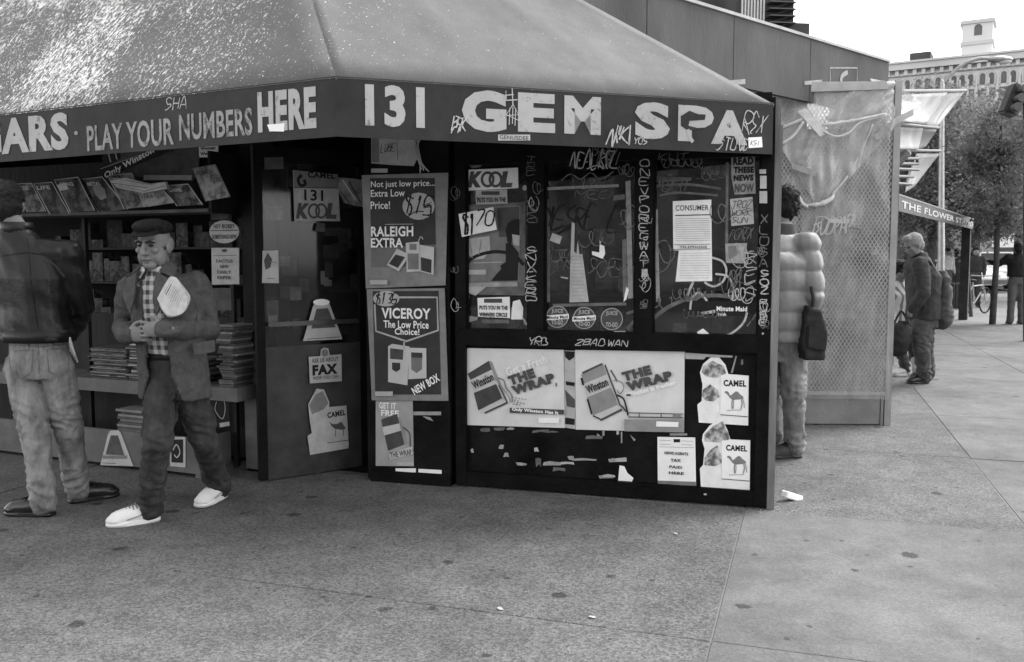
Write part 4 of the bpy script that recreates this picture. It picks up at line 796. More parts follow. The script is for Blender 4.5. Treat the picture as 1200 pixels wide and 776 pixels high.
poster('slogan_banner', 'slanted black banner with white slogan lettering under the valance', 'banner', BKP, ZL, [(370, 150), (610, 62), (690, 58), (384, 182)], INK, [('t', 'Only Winston Has', 376, 100, 632, 130, WHITE, .03, 19.5), ('l', [(372, 150), (610, 66)], .004, PALE)], off=.012)
poster('small_sign', 'small white lettered card on black just under the valance', 'sign', BKP, ZL, [(725, 55), (796, 58), (796, 106), (727, 108)], PAPER, [('t', 'Women', 732, 68, 786, 80, INK, .03), ('t', 'Weekly', 732, 88, 782, 102, INK, .03)], off=.004)
JP = S.shift(.298)
poster('oval_sign', 'oval grey lettered sign on the door jamb right of the walking man', 'sign', JP, ZL, [(821 + 54 * math.cos(a * .3142), 378 + 42 * math.sin(a * .3142)) for a in range(20)], PAPER2, [('t', 'HEY BOBBY', 782, 350, 860, 366, INK2, .04), ('l', [(772, 374), (872, 372)], .006, INK2), ('t', 'SOMETHING NEW', 778, 388, 866, 404, INK2, .03)], off=.012)
poster('jamb_notice', 'grey notice with four centred lines below the oval jamb sign', 'notice', JP, ZL, [(772, 436), (872, 436), (873, 568), (774, 570)], PAPER2, [('e', 820, 446, 10, 6, INK2), ('l', [(778, 465), (866, 463)], .003, INK2)] + [('t', w_, 820 - len(w_) * 5, 478 + 20 * i, 820 + len(w_) * 5, 490 + 20 * i, INK2, .02) for i, w_ in enumerate(('FACTUS', 'NEW', 'DAILY', 'PAPER'))], off=.006)
poster('jamb_notice', 'dim blank sheet lowest on the jamb under the four-line notice', 'notice', JP, ZL, [(775, 582), (843, 582), (845, 662), (778, 664)], PAPER3, off=.006)
poster('jamb_notice', 'dim blank sheet on the jamb above the oval sign', 'notice', JP, ZL, [(768, 285), (832, 280), (834, 332), (770, 336)], PAPER3, off=.006)
# dim back shelves with periodicals behind the stand
SHB = thing('back_shelves', 'dim shelves of periodicals behind the walking man', 'shelf', S.pt(.5, 0, -.75))
for vv in (1.0, 1.25, 1.5): obj('shelf', pbox(B(), S, su0, x(250, 400), vv - .015, vv, -.72, -.47), DARKW, SHB)
obj('back', pbox(B(), S, su0, x(250, 400), .0, 1.8, -.76, -.74), INT, SHB)
rr = random.Random(9)
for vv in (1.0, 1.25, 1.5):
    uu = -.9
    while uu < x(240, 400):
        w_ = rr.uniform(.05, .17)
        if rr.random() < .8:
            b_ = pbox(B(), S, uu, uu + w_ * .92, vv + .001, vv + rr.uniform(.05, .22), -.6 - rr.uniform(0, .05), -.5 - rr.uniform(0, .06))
            top('periodical', b_, rr.choice((MAGD, MAGD, M('dim_print_a', .03, .7, .8, 30), M('dim_print_b', .055, .7, .8, 24), M('dim_print_c', .015, .7, .6, 30))), 'dim periodicals standing on the back shelves', 'magazine', 'periodicals on the dim back shelves')  # dim_print tones hold the back shelves' shade in the colour
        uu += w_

# more scribbles, drips and tape ends over panes, header and posts
rr = random.Random(77)
def scribble(P, px, py, w, h, mat, sw, off, turns=4):
    pts = []; k_ = max(2, int(abs(w) / max(6, h * .7)) + rr.randint(0, 2)); n = k_ * 7; am = [rr.uniform(.35, 1.1) for _ in range(k_ + 1)]; ph = rr.uniform(0, 6)
    for i in range(n):
        t_ = i / (n - 1); th_ = ph + t_ * k_ * 6.283; a_ = am[int(t_ * k_ * .999)]
        pts.append((px - w / 2 + w * t_ - math.sin(th_) * h * .28 * a_ + rr.gauss(0, .4), py - math.cos(th_) * h * .5 * a_ + rr.gauss(0, .4)))
    b_ = B(); loc = [P.hit(*p) for p in pts]; ribbon(b_, [(q.x, q.y) for q in catmull([(a, c, 0) for a, c in loc], 3)], sw, 0, taper=.6)
    link('graffiti_tag', mesh_of_flat('graffiti_tag', b_, mat), NS, P.mat(0, 0, off))
for px, py, w, h, m in ((668, 182, 40, 12, GRAF2), (705, 176, 36, 14, GRAF2), (735, 200, 20, 14, GRAF2), (800, 190, 50, 16, GRAF2), (835, 205, 34, 18, GRAF2), (700, 280, 40, 26, GRAF2), (725, 310, 26, 20, GRAF2), (655, 300, 26, 34, GRAF2), (780, 300, 20, 40, GRAF2), (850, 330, 30, 26, GRAF2), (870, 300, 18, 40, GRAF), (868, 345, 24, 20, GRAF), (812, 345, 44, 14, GRAF2), (775, 355, 26, 24, GRAF2), (590, 185, 44, 12, GRAF2), (556, 188, 22, 10, GRAF2), (690, 215, 50, 16, GRAF2), (780, 215, 24, 18, GRAF2), (845, 250, 18, 30, GRAF2), (825, 368, 50, 10, GRAF2), (735, 255, 16, 30, GRAF2)):
    top_ = py < 178; scribble(W if top_ else PG, px, py, w, h, m, rr.uniform(.004, .007), .0 if top_ else .008 + rr.uniform(0, .004))
for k in range(16):
    px, py = rr.choice(((627, 0), (755, 0), (895, 0), (537, 0)))[0] + rr.uniform(-4, 4), rr.uniform(195, 385); scribble(W, px, py, 8, rr.uniform(8, 22), rr.choice((GRAF, GRAF2, GRAF2)), .004, .0055)

# ================================================================== plywood hoarding and mesh fence on the right
PLY = M('painted_plywood', .085, .75, .3, 2.2, .15, 60, stretch=(1, 1, .35)); PLYL = M('pale_plywood', .42, .7, .2, 6)
HE = D(1042, 72, 8.4); HE.z = 0
hd = Vector((1200, 1050, 0)).normalized(); HP = Plane(HE - hd * 6, hd)
hz1 = D(1042, 72, 8.4).z
HO = thing('plywood_hoarding', 'grey plywood hoarding of wide panels rising behind the awning', 'hoarding', HE)
edges = [6.0] + [HP.hit(px, py)[0] for px, py in ((950, 60), (860, 45), (758, 30))]
edges += [edges[-1] - 1.2, edges[-1] - 1.9]
hb_ = HP.hit(905, 110)[1]
for k in range(len(edges) - 1):
    obj('panel', pbox(B(), HP, edges[k + 1] + .004, edges[k] - .004, hb_, hz1 - .012, -.02, 0), PLY, HO)
obj('cap_rail', pbox(B(), HP, edges[-1], 6.0, hz1 - .01, hz1 + .012, -.05, .015), PLYL, HO)
for uu in (5.9, 2.0): obj('post', pbox(B(), HP, uu, uu + .09, 0, hz1 - .02, -.12, -.03), PLY, HO)
obj('bottom_rail', pbox(B(), HP, edges[-1], 6.0, hb_ + .005, hb_ + .09, -.06, -.025), PLY, HO)
zh = zoom(2.308, 680, 0)
marks('chalk_outline', HO, HP, zh, [('l', [(675, 222), (675, 184), (748, 184), (748, 222)], .012, TAPE), ('s', [(704, 222), (708, 205), (722, 196)], .04, TAPE)], .004)
for q in ([(400, 218), (445, 214), (445, 228), (410, 230)], [(605, 220), (652, 216), (652, 228), (605, 230)]): marks('tape_patch', HO, HP, zh, [('p', q, TAPE)], .005)
FA = G(900, 497.5); FB = G(1043, 498.5); FP = Plane(FA, FB - FA); fl = (FB - FA).length
FE = thing('mesh_fence', 'tall expanded metal mesh fence draped in plastic, plywood foot, right of the newsstand', 'fence', FA)
ft = FP.hit(1040, 98)[1]; fb = FP.hit(1000, 463)[1]
FPL = M('fence_plywood', .24, .75, .2, 4, .15, 50)
FGAL = M('galvanised_post', .3, .5, .2, 6, 0, 40, .5, .3)
obj('kick_board', pbox(B(), FP, 0, fl - .09, .01, fb, -.03, 0), FPL, FE)
obj('post', pbox(B(), FP, fl - .055, fl, 0, ft + .02, -.05, .012), FGAL, FE)
obj('inner_post', pbox(B(), FP, fl - .085, fl - .062, 0, fb, -.045, .006), FPL, FE)
u1_ = FP.hit(932, 300)[0]; obj('post', pbox(B(), FP, u1_ - .02, u1_ + .02, 0, ft, -.07, -.02), FGAL, FE)
obj('rail', pbox(B(), FP, 0, fl - .056, FP.hit(1000, 371)[1] - .015, FP.hit(1000, 371)[1] + .015, -.06, -.02), FGAL, FE)
obj('rail', pbox(B(), FP, 0, fl - .056, ft - .04, ft, -.06, -.015), FGAL, FE)
obj('batten', pbox(B(), FP, 0, fl - .056, fb + .002, fb + .03, -.01, .014), PLYL, FE)
bm = B(); du, dv, wv = .034, .054, .0032
lo_v, hi_v, lo_u, hi_u = fb + .03, ft - .01, .0, fl - .056
for sgn in (1, -1):
    sl_ = sgn * dv / du; k0 = -int((hi_v - lo_v) / dv) - 3; k1 = int((hi_u - lo_u) / du) + int((hi_v - lo_v) / dv) + 3
    for k in range(k0, k1):
        ub0 = lo_u + k * du                                     # line v = lo_v + sl*(u-ub0)
        a_ = max(lo_u, min(ub0, ub0 + (hi_v - lo_v) / sl_)); b_ = min(hi_u, max(ub0, ub0 + (hi_v - lo_v) / sl_))
        if b_ - a_ < .003: continue
        p0 = (a_, lo_v + sl_ * (a_ - ub0)); p1 = (b_, lo_v + sl_ * (b_ - ub0))
        d_ = Vector((p1[0] - p0[0], p1[1] - p0[1])).normalized(); q_ = Vector((-d_.y, d_.x)) * wv
        hexa(bm, [FP.pt(x_ + s_ * q_.x, y_ + s_ * q_.y, dd) for dd in (-.003 + .0015 * sgn, .0 + .0015 * sgn) for (x_, y_), s_ in ((p0, -1), (p1, -1), (p1, 1), (p0, 1))])
tag(obj('wire_mesh', bm, M('mesh_wire', .42, .5, .2, 6, 0, 40, .4, .2), FE), kind='stuff')
# side of the enclosure going back from the post, and dim plywood inside it
FS = Plane(FB, Vector((.28, .96, 0)))
obj('side_sheet', pbox(B(), FS, .05, 2.6, .0, ft - .25, -.03, 0), FPL, FE)
bm = B(); pbox(bm, FP.shift(.75), -.6, fl + .25, .0, 2.6, -.03, 0); obj('inner_board', bm, M('inner_board_grey', .11, .8, .5, 2.5), FE)
def film_mat(name, fac, v, rough=.25, var=.25):
    m = bpy.data.materials.new(name); m.use_nodes = True; t = m.node_tree; b = t.nodes['Principled BSDF']; MATS[name] = m
    b.inputs['Base Color'].default_value = (v, v, v, 1); b.inputs['Roughness'].default_value = rough; b.inputs['Specular IOR Level'].default_value = .6
    o = t.nodes['Material Output']; tr = t.nodes.new('ShaderNodeBsdfTransparent'); mx = t.nodes.new('ShaderNodeMixShader')
    tc = t.nodes.new('ShaderNodeTexCoord'); n = t.nodes.new('ShaderNodeTexNoise'); n.inputs['Scale'].default_value = 2.6; n.inputs['Detail'].default_value = 8; n.inputs['Roughness'].default_value = .68
    r = t.nodes.new('ShaderNodeMapRange'); r.inputs[1].default_value = .3; r.inputs[2].default_value = .7; r.inputs[3].default_value = max(0, fac - var); r.inputs[4].default_value = min(1, fac + var)
    t.links.new(tc.outputs['Object'], n.inputs['Vector']); t.links.new(n.outputs['Fac'], r.inputs[0]); t.links.new(r.outputs[0], mx.inputs[0])
    t.links.new(tr.outputs[0], mx.inputs[1]); t.links.new(b.outputs[0], mx.inputs[2]); t.links.new(mx.outputs[0], o.inputs[0]); return m
FILM = film_mat('dusty_film', .20, .45, .3, .2); FILM2 = film_mat('clear_drape', .38, .62, .22, .3)
def drape(P, poly, nu, nv, off, fold, mat, name, parent=None, label=None, cat=None, seed=1, zf=None):
    """sheet through 4 photo-pixel corners on a plane, with folds towards the viewer"""
    q = [P.hit(*(zf(*p) if zf else p)) for p in poly]; b_ = B(); g = []
    for j in range(nv + 1):
        row = []
        for i in range(nu + 1):
            s, t = i / nu, j / nv
            u = (q[0][0] * (1 - s) + q[1][0] * s) * (1 - t) + (q[3][0] * (1 - s) + q[2][0] * s) * t
            w_ = (q[0][1] * (1 - s) + q[1][1] * s) * (1 - t) + (q[3][1] * (1 - s) + q[2][1] * s) * t
            row.append(b_.verts.new(P.pt(u, w_, off + fold(s, t))))
        g.append(row)
    for j in range(nv):
        for i in range(nu): b_.faces.new((g[j][i], g[j][i + 1], g[j + 1][i + 1], g[j + 1][i]))
    o = obj(name, b_, mat, parent, smooth=True) if parent else top(name, b_, mat, label, cat, smooth=True)
    return solid(o, .0015)
nz = lambda x_, y_, s_: noise.noise(Vector((x_, y_, s_)))
drape(FP, [(901, 100), (1040, 97), (1040, 470), (901, 468)], 40, 80, -.012, lambda s, t: .006 * nz(s * 6, t * 14, 1.), FILM, 'plastic_film', FE)
drape(FP, [(903, 99), (1041, 97), (1041, 468), (903, 466)], 60, 120, .022, lambda s, t: .016 * nz(s * 7 + t * 2.5, t * 2.2, 3.) + .010 * nz(s * 18 + t * 9, t * 5 - s * 3, 8.) + .05 * (.35 - abs(nz(s * 3 - t * 5, t * 3 + s * 2, 5.))) * math.exp(-t * 1.6), film_mat('wrinkled_film', .17, .55, .14, .17), 'plastic_sheet', FE)
drape(FP, [(868, 100), (1046, 96), (1046, 150), (960, 250)], 60, 50, .03, lambda s, t: .05 * nz(s * 5 + t * 6, t * 2.5 - s * 2, 4.) + .025 * nz(s * 16 + t * 10, t * 6, 2.), FILM2, 'plastic_drape', label='crumpled clear plastic sheet draped over the top of the mesh fence', cat='plastic sheet')
drape(FP, [(935, 205), (985, 215), (1000, 290), (940, 345)], 26, 40, .02, lambda s, t: .03 * nz(s * 5 + t * 3, t * 5 - s * 3, 7.), FILM, 'hanging_plastic', FE)
zf4 = zoom(2.985, 860, 80)
def roll(pts, r, mat, name, label=None):
    b_ = B(); chain(b_, catmull([FP.pt(*FP.hit(*zf4(x_, y_)), o_) for x_, y_, o_ in pts], 6), r, 8)
    return obj(name, b_, mat, FE, smooth=True)
TWIST = M('twisted_plastic', .6, .35, .15, 14, .4, 25, .5)
for pts, r in (([(150, 215, .06), (190, 200, .07), (225, 185, .08)], .012), ([(165, 265, .06), (200, 240, .07), (232, 195, .08)], .012), ([(300, 205, .09), (400, 190, .1), (520, 165, .09)], [.006, .014, .020, .012, .017, .010, .015, .009, .013, .010, .012, .008, .005]), ([(305, 230, .1), (345, 245, .11), (390, 230, .1), (430, 195, .09), (520, 170, .08)], .008), ([(240, 480, .04), (290, 478, .06), (330, 460, .06), (345, 440, .04)], [.004, .008, .013, .018, .022, .016, .020, .024, .02, .022, .017, .02, .013, .015, .009, .006, .004]), ([(340, 440, .04), (400, 370, .03), (460, 250, .03), (480, 200, .03)], .008), ([(225, 455, .03), (235, 475, .04), (248, 485, .05)], .016)):
    n_ = (len(pts) - 1) * 6 + 1; r_ = r if isinstance(r, float) else [r[min(int(i * len(r) / n_), len(r) - 1)] for i in range(n_)]
    roll(pts, r_, TWIST, 'plastic_fold')
marks('tape_strip', FE, FP, zf4, [('p', [(212, 158), (238, 145), (318, 230), (290, 245)], TWIST), ('p', [(190, 335), (278, 365), (275, 384), (192, 355)], TAPE), ('p', [(262, 238), (278, 245), (235, 340), (212, 335)], TAPE), ('p', [(475, 240), (530, 195), (530, 225), (485, 258)], TAPE), ('p', [(545, 180), (610, 150), (612, 170), (548, 205)], PALE)], .095)
marks('paint_patch', FE, FP, zf4, [('p', [(475, 310), (530, 300), (530, 330), (480, 335)], TAPE), ('p', [(470, 640), (500, 630), (505, 650), (480, 655)], TAPE)], .012)
marks('graffiti_tag', FE, FP, zf4, [('h', 'BOORAP', 275, 522, 405, 580, GRAF, .012, dict(jit=.1)), ('s', [(398, 560), (430, 565), (425, 582)], .008, GRAF2), ('p', [(320, 528), (395, 530), (392, 545), (325, 542)], GRAF)], .075)
for px, py in ((905, 99), (960, 99)): pass
bm = B(); hexa(bm, [FP.pt(FP.hit(px, py)[0], FP.hit(px, py)[1], d) for d in (-.02, .06) for px, py in ((870, 112), (1038, 106), (1036, 97), (864, 98))]); obj('top_board', bm, PLYL, FE)
# white debris at the foot of the corner
bm = B(); g_ = G(928, 586); m_ = Matrix.Translation(g_ + Vector((0, 0, .022))) @ Matrix.Rotation(.5, 4, 'Z') @ Matrix.Rotation(.35, 4, 'Y')
box(bm, -.07, .07, -.025, .025, -.02, .02, m_); bmesh.ops.bevel(bm, geom=bm.edges[:], offset=.006, segments=1, affect='EDGES')
top('broken_kerb_chip', bm, PAPER, 'pale broken block of debris on the pavement beside the corner post', 'rubble')
rr = random.Random(4)
def litter(px, py, w_, lbl, mat=M('dirty_paper', .42, .9, .3, 40)):
    g_ = G(px, py); b_ = B(); n_ = 9
    prism(b_, [(w_ * math.cos(a * 2 * math.pi / n_) * rr.uniform(.5, 1), w_ * .6 * math.sin(a * 2 * math.pi / n_) * rr.uniform(.5, 1)) for a in range(n_)], .003, .0045, Matrix.Translation(g_) @ Matrix.Rotation(rr.uniform(0, 3), 4, 'Z') @ Matrix.Rotation(rr.uniform(-.03, .03), 4, 'X'))
    top('litter_scrap', b_, mat, lbl, 'litter', 'litter scraps on the pavement')
for a_ in ((586, 714, .022, 'small white scrap on the pavement in front of the middle window'), (694, 724, .02, 'thin pale scrap on the pavement below the right-hand wide poster'), (792, 626, .022, 'pale oval scrap on the pavement right of centre')): litter(*a_)
rubm = B()
for k in range(110):
    a_ = rr.random(); p_ = Bp + Vector((rr.gauss(.08, .09), rr.gauss(-.02, .07), 0)); r_ = rr.uniform(.002, .006)
    if k > 60: p_ = W.pt(rr.uniform(0, uR), 0, rr.uniform(.01, .05)); r_ *= .6
    ell(rubm, (p_.x, p_.y, r_ * .5), (r_, r_, r_ * .6), n=5)
tag(obj('crumbled_grit', rubm, M('grit', .3, .9, .4, 50)), 'pale crumbled grit along the foot of the newsstand', 'grit', kind='stuff')

# ================================================================== plastic-roofed flower stall
TARP = film_mat('pale_tarp', .84, .36, .5, .14); TARP2 = film_mat('grey_tarp', .88, .2, .5, .1)
def tarp(label, pts, mat, nu=14, nv=8, sag=.05):
    p = [D(*q) for q in pts]
    o = top('plastic_tarp', sheet(p[3], p[2], p[0], p[1], nu, nv, sag), mat, label, 'tarpaulin', 'tarps over the flower stall', smooth=True); return solid(o, .003)
tarp('broad pale tarp roof at the top of the flower stall beside the mesh fence post', [(1046, 112, 9.0), (1110, 108, 11.0), (1086, 146, 10.4), (1040, 140, 8.6)], TARP)
tarp('grey hanging tarp edge at the upper right of the flower stall', [(1108, 107, 11.0), (1130, 108, 11.8), (1098, 149, 10.6), (1084, 147, 10.35)], TARP2, 10, 8)
tarp('lower pale tarp strip under the broad roof of the flower stall', [(1041, 146, 9.2), (1082, 149, 10.3), (1076, 175, 10.3), (1041, 174, 9.2)], TARP, 10, 6)
tarp('narrow grey tarp flap below the upper tarp edge of the flower stall', [(1082, 150, 10.3), (1098, 152, 10.6), (1085, 172, 10.5), (1076, 175, 10.3)], TARP2, 6, 6)
tarp('pale loose tarp flap hanging lowest over the flower stall sign', [(1074, 180, 10.9), (1101, 180, 11.4), (1072, 218, 11.0), (1060, 226, 10.6)], TARP, 8, 8)
tarp('crumpled pale plastic over the top of the mesh fence corner post', [(1020, 92, 7.75), (1050, 98, 8.2), (1080, 120, 8.8), (1040, 150, 8.0)], FILM2, 14, 12, .1)
FR = thing('stall_frame', 'dark slatted pole frame under the flower stall tarps', 'frame', D(1045, 200, 10.0) * Vector((1, 1, 0)) if False else Vector((D(1045, 200, 10.).x, 10., 0)))
def bar(name, a, b, r, mat, parent): return obj(name, chain(B(), [D(*a), D(*b)], r, 8), mat, parent)
for a, b in (((1046, 107, 9.0), (1132, 106, 11.9)), ((1041, 144, 9.0), (1100, 150, 10.7)), ((1041, 176, 9.4), (1102, 177, 11.4)), ((1043, 186, 9.6), (1076, 186, 10.6)), ((1045, 192, 9.6), (1076, 192, 10.8)), ((1050, 198, 9.8), (1076, 199, 10.8)), ((1050, 207, 9.8), (1070, 207, 10.8)), ((1050, 215, 9.8), (1068, 216, 10.8)), ((1075, 185, 10.6), (1075, 192, 10.8))): bar('slat', a, b, .018, DMETAL, FR)
for px, Y in ((1039, 9.2), (1052, 11.9)): 
    p_ = D(px, 200, Y); obj('pole', chain(B(), [Vector((p_.x, p_.y, 0)), Vector((p_.x, p_.y, 2.9 if Y < 10 else 2.6))], .03, 8), DMETAL, FR)
bar('slat', (1042, 200, 9.6), (1062, 180, 9.7), .05, DMETAL, FR)
p_ = D(1050, 200, 9.7); 
# flower stand sign and awning
SG0 = D(1047, 240, 12.6); SG1 = D(1141, 256, 21.0); SGP = Plane(SG0, (SG1 - SG0) * Vector((1, 1, 0))); sl = ((SG1 - SG0) * Vector((1, 1, 0))).length
FS_ = thing('flower_stand', 'dark flower stand awning with white lettered sign along the pavement', 'stall', SG0 * Vector((1, 1, 0)))
zs1, zs0 = SGP.hit(1080, 238)[1], SGP.hit(1080, 254)[1]
SGM = M('sign_black', .03, .5, .3, 4)
obj('sign_board', pbox(B(), SGP, -.3, sl, zs0, zs1, -.03, 0), SGM, FS_)
obj('sign_trim', pbox(B(), SGP, -.3, sl, zs1, zs1 + .025, -.04, .01), INK3, FS_)
obj('awning_roof', hexa(B(), [SGP.pt(u, z_, d) for z_, z2 in ((0, 0),) for u, z_, d in ((-.3, zs1 - .05, -.04), (sl, zs1 - .05, -.04), (sl, zs1 + .5, -1.6), (-.3, zs1 + .5, -1.6), (-.3, zs1 - .01, -.04), (sl, zs1 - .01, -.04), (sl, zs1 + .55, -1.6), (-.3, zs1 + .55, -1.6))]), SGM, FS_)
zF = zoom(2.77, 1030, 190)
q0 = SGP.hit(1056, 243)[0]; q1 = SGP.hit(1138, 258)[0]
b_ = text_bm(B(), 'THE FLOWER STAND', 0, 0, q1 - q0 + .35, (zs1 - zs0) * .5, 0, .02); link('lettering', mesh_of_flat('lettering', b_, PALE), FS_, SGP.mat((q0 + q1) / 2 + .17, (zs0 + zs1) / 2, .006))
obj('post', pbox(B(), SGP, sl - .35, sl - .17, 0, zs1, -.2, -.02), M('brown_post', .05, .7, .3, 5), FS_)
pb = G(1138, 371); pt_ = D(1130, 262, pb.y); obj('brace', chain(B(), [pb, pt_], .05, 8), DMETAL, FS_)
obj('back_wall', pbox(B(), SGP, -.3, sl - .6, 0, 2.8, -1.62, -1.6), M('stall_back', .05, .8, .6, 3), FS_)
rr = random.Random(14)
for k in range(6):
    uu = .2 + k * 1.2; b_ = B(); c_ = SGP.pt(uu, 0, -1.1)
    chain(b_, [c_ + Vector((0, 0, .02)), c_ + Vector((0, 0, .34))], [.13, .17], 12, False); t_ = thing('flower_bucket', 'dim bucket of cut flowers in a row at the back of the flower stand', 'bucket', c_, 'flower buckets in the stand')
    obj('bucket', b_, METAL, t_); b_ = B()
    for j in range(60):
        a_ = Vector((rr.gauss(0, .12), rr.gauss(0, .12), rr.uniform(.35, .8))) + c_; s_ = rr.uniform(.03, .06); n_ = Vector((rr.gauss(0, 1), rr.gauss(0, 1), rr.gauss(0, 1))).normalized(); x_, y_ = frame_of(n_)
        b_.faces.new([b_.verts.new(a_ + x_ * s_), b_.verts.new(a_ + y_ * s_ * .6), b_.verts.new(a_ - x_ * s_), b_.verts.new(a_ - y_ * s_ * .6)])
    obj('flowers', b_, M('flower_mix', .2, .7, .7, 30), t_)

# ================================================================== street lamp, traffic signal
LP = thing('street_lamp', 'tall pale street lamp with long curved arm above the stall', 'street lamp', G(1103, 362)); base = G(1103, 362); LY = base.y
obj('pole', chain(B(), [base, D(1103, 240, LY), D(1104, 96, LY)], [.11, .085, .06], 10), METAL, LP)
obj('arm', chain(B(), catmull([D(1104, 98, LY), D(1116, 86, LY), D(1128, 76, LY), D(1146, 69, LY), D(1162, 69, LY)], 5), .05, 8), METAL, LP)
b_ = B(); hp_ = D(1172, 69.5, LY); hx = (D(1187, 69, LY) - D(1158, 69.5, LY)).normalized()
ell(b_, hp_, (.36, .16, .09)); obj('lamp_head', b_, METAL, LP, smooth=True)
b_ = B(); ell(b_, hp_ + Vector((.12, 0, -.06)), (.2, .12, .07)); obj('lens', b_, M('lamp_lens', .45, .2, .05, 5), LP, smooth=True)
TS = thing('traffic_signal', 'dark traffic signal head at the right edge above the trees', 'traffic light', G(1204, 400)); TY = G(1204, 400).y
obj('pole', chain(B(), [G(1204, 400), D(1204, 110, TY)], .07, 8), DMETAL, TS)
obj('arm', chain(B(), [D(1204, 122, TY), D(1190, 118, TY)], .04, 8), DMETAL, TS)
b_ = B(); c_ = D(1187, 118, TY); box(b_, -.13, .13, -.12, .12, -.26, .26, Matrix.Translation(c_) @ Matrix.Rotation(.35, 4, 'Y')); bmesh.ops.bevel(b_, geom=b_.edges[:], offset=.03, segments=2, affect='EDGES'); obj('signal_housing', b_, DMETAL, TS)
for k in (-1, 0, 1):
    m_ = Matrix.Translation(c_) @ Matrix.Rotation(.35, 4, 'Y'); b_ = B(); chain(b_, [m_ @ Vector((0, -.11, k * .16)), m_ @ Vector((0, -.27, k * .16 + .01))], .075, 12, False); obj('visor', b_, DMETAL, TS)

# ================================================================== trees
def leaf_mat(name, v):
    m = M(name, v, .5, .5, 1.2, spec=.4); t = m.node_tree; b = t.nodes['Principled BSDF']; o = t.nodes['Material Output']; tl = t.nodes.new('ShaderNodeBsdfTranslucent'); mx = t.nodes.new('ShaderNodeMixShader'); mx.inputs[0].default_value = .5
    tl.inputs[0].default_value = (v * 2.2, v * 2.2, v * 2.2, 1); t.links.new(b.outputs[0], mx.inputs[1]); t.links.new(tl.outputs[0], mx.inputs[2]); t.links.new(mx.outputs[0], o.inputs[0]); return m
LEAF = leaf_mat('leaf_grey', .10); LEAF2 = leaf_mat('leaf_grey_pale', .14); BARK = M('bark', .06, .85, .3, 8, .4, 30)
def tree(label, base, hgt, trunk_r, blobs, nleaf, leaf, mat, seed, cl=26):
    rr = random.Random(seed); o = thing('street_tree', label, 'tree', base, 'trees along the street')
    b_ = B(); cz = blobs[0][0]; tp = base + Vector((0, 0, hgt * .55))
    chain(b_, [base - Vector((0, 0, .0)), base + Vector((.03, 0, hgt * .25)), tp, Vector((base.x + cz[0] * .4, base.y + cz[1] * .4, base.z + hgt * .8))], [trunk_r, trunk_r * .85, trunk_r * .7, trunk_r * .3], 9)
    for k in range(9):
        c, r = rr.choice(blobs); e = base + Vector(c) + Vector((rr.uniform(-.7, .7) * r[0], rr.uniform(-.7, .7) * r[1], rr.uniform(-.5, .7) * r[2])); s = tp + Vector((0, 0, rr.uniform(-.1, .2) * hgt)) * 1
        chain(b_, [s, (s + e) / 2 + Vector((0, 0, .1 * hgt * rr.random())), e], [trunk_r * .4, trunk_r * .22, trunk_r * .08], 6)
    obj('trunk', b_, BARK, o, smooth=True)
    vs_, fs = [], []; off = Vector(base)
    for c, r in blobs:
        share = int(nleaf * (r[0] * r[1] * r[2]) ** .67 / sum((q[0] * q[1] * q[2]) ** .67 for _, q in blobs)); cs = []
        for k in range(cl):
            while True:
                p = Vector((rr.uniform(-1, 1), rr.uniform(-1, 1), rr.uniform(-1, 1)))
                if .25 < p.length < 1.02: break
            cs.append((Vector((p.x * r[0], p.y * r[1], p.z * r[2])), rr.uniform(.12, .3) * min(r)))
        for k in range(share):
            p, s = rr.choice(cs); q = Vector(c) + p + Vector((rr.gauss(0, s), rr.gauss(0, s), rr.gauss(0, s * .8)))
            n = Vector((rr.gauss(0, 1), rr.gauss(0, 1), rr.gauss(0, 1) + .5)).normalized(); x_, y_ = frame_of(n); a = rr.uniform(0, 6.28); x_, y_ = x_ * math.cos(a) + y_ * math.sin(a), y_ * math.cos(a) - x_ * math.sin(a)
            L_ = leaf * rr.uniform(.6, 1.3); i = len(vs_)
            vs_ += [q + x_ * L_, q + y_ * L_ * .5 + n * L_ * .12, q - x_ * L_ * .9, q - y_ * L_ * .5 + n * L_ * .12]; fs.append((i, i + 1, i + 2, i + 3))
    me = bpy.data.meshes.new('crown'); me.from_pydata(vs_, [], fs); me.materials.append(mat); link('crown', me, o)
    return o
g_ = G(1163, 380)
tree('slim young street tree standing nearest on the right pavement', g_, 5.4, .07, [((0, 0, 3.0), (.75, .7, .9)), ((.15, .1, 4.0), (.85, .8, .9)), ((-.4, .2, 3.6), (.5, .5, .5)), ((0.25, 0, 2.2), (.5, .5, .4))], 8000, .055, LEAF, 1, 34)
def at(px, Y): v_ = D(px, 300, Y); return Vector((v_.x, v_.y, 0))
tree('large leafy tree behind the flower stand sign', at(1090, 30), 8, .16, [((0, 0, 4.6), (2.6, 2.2, 2.0)), ((1.4, 0, 3.4), (1.8, 1.6, 1.5)), ((-.6, 0, 6.0), (1.7, 1.6, 1.1)), ((-1., 0, 3.1), (1.8, 1.5, 1.3))], 26000, .075, LEAF, 2, 60)
tree('broad leafy tree in the middle of the far tree row', at(1142, 34), 9, .18, [((0, 0, 5.2), (2.6, 2.2, 2.0)), ((-1.2, 0, 6.4), (1.6, 1.6, 1.2)), ((1.3, 0, 4.2), (1.8, 1.6, 1.6)), ((-.6, 0, 3.6), (2.0, 1.6, 1.2))], 26000, .08, LEAF2, 3, 60)
tree('leafy tree at the right edge below the traffic signal', at(1192, 30), 8, .16, [((0, 0, 4.4), (1.9, 1.8, 1.7)), ((.8, 0, 5.2), (1.4, 1.4, 1.0)), ((-.8, 0, 3.3), (1.4, 1.4, 1.0))], 18000, .075, LEAF, 4, 50)
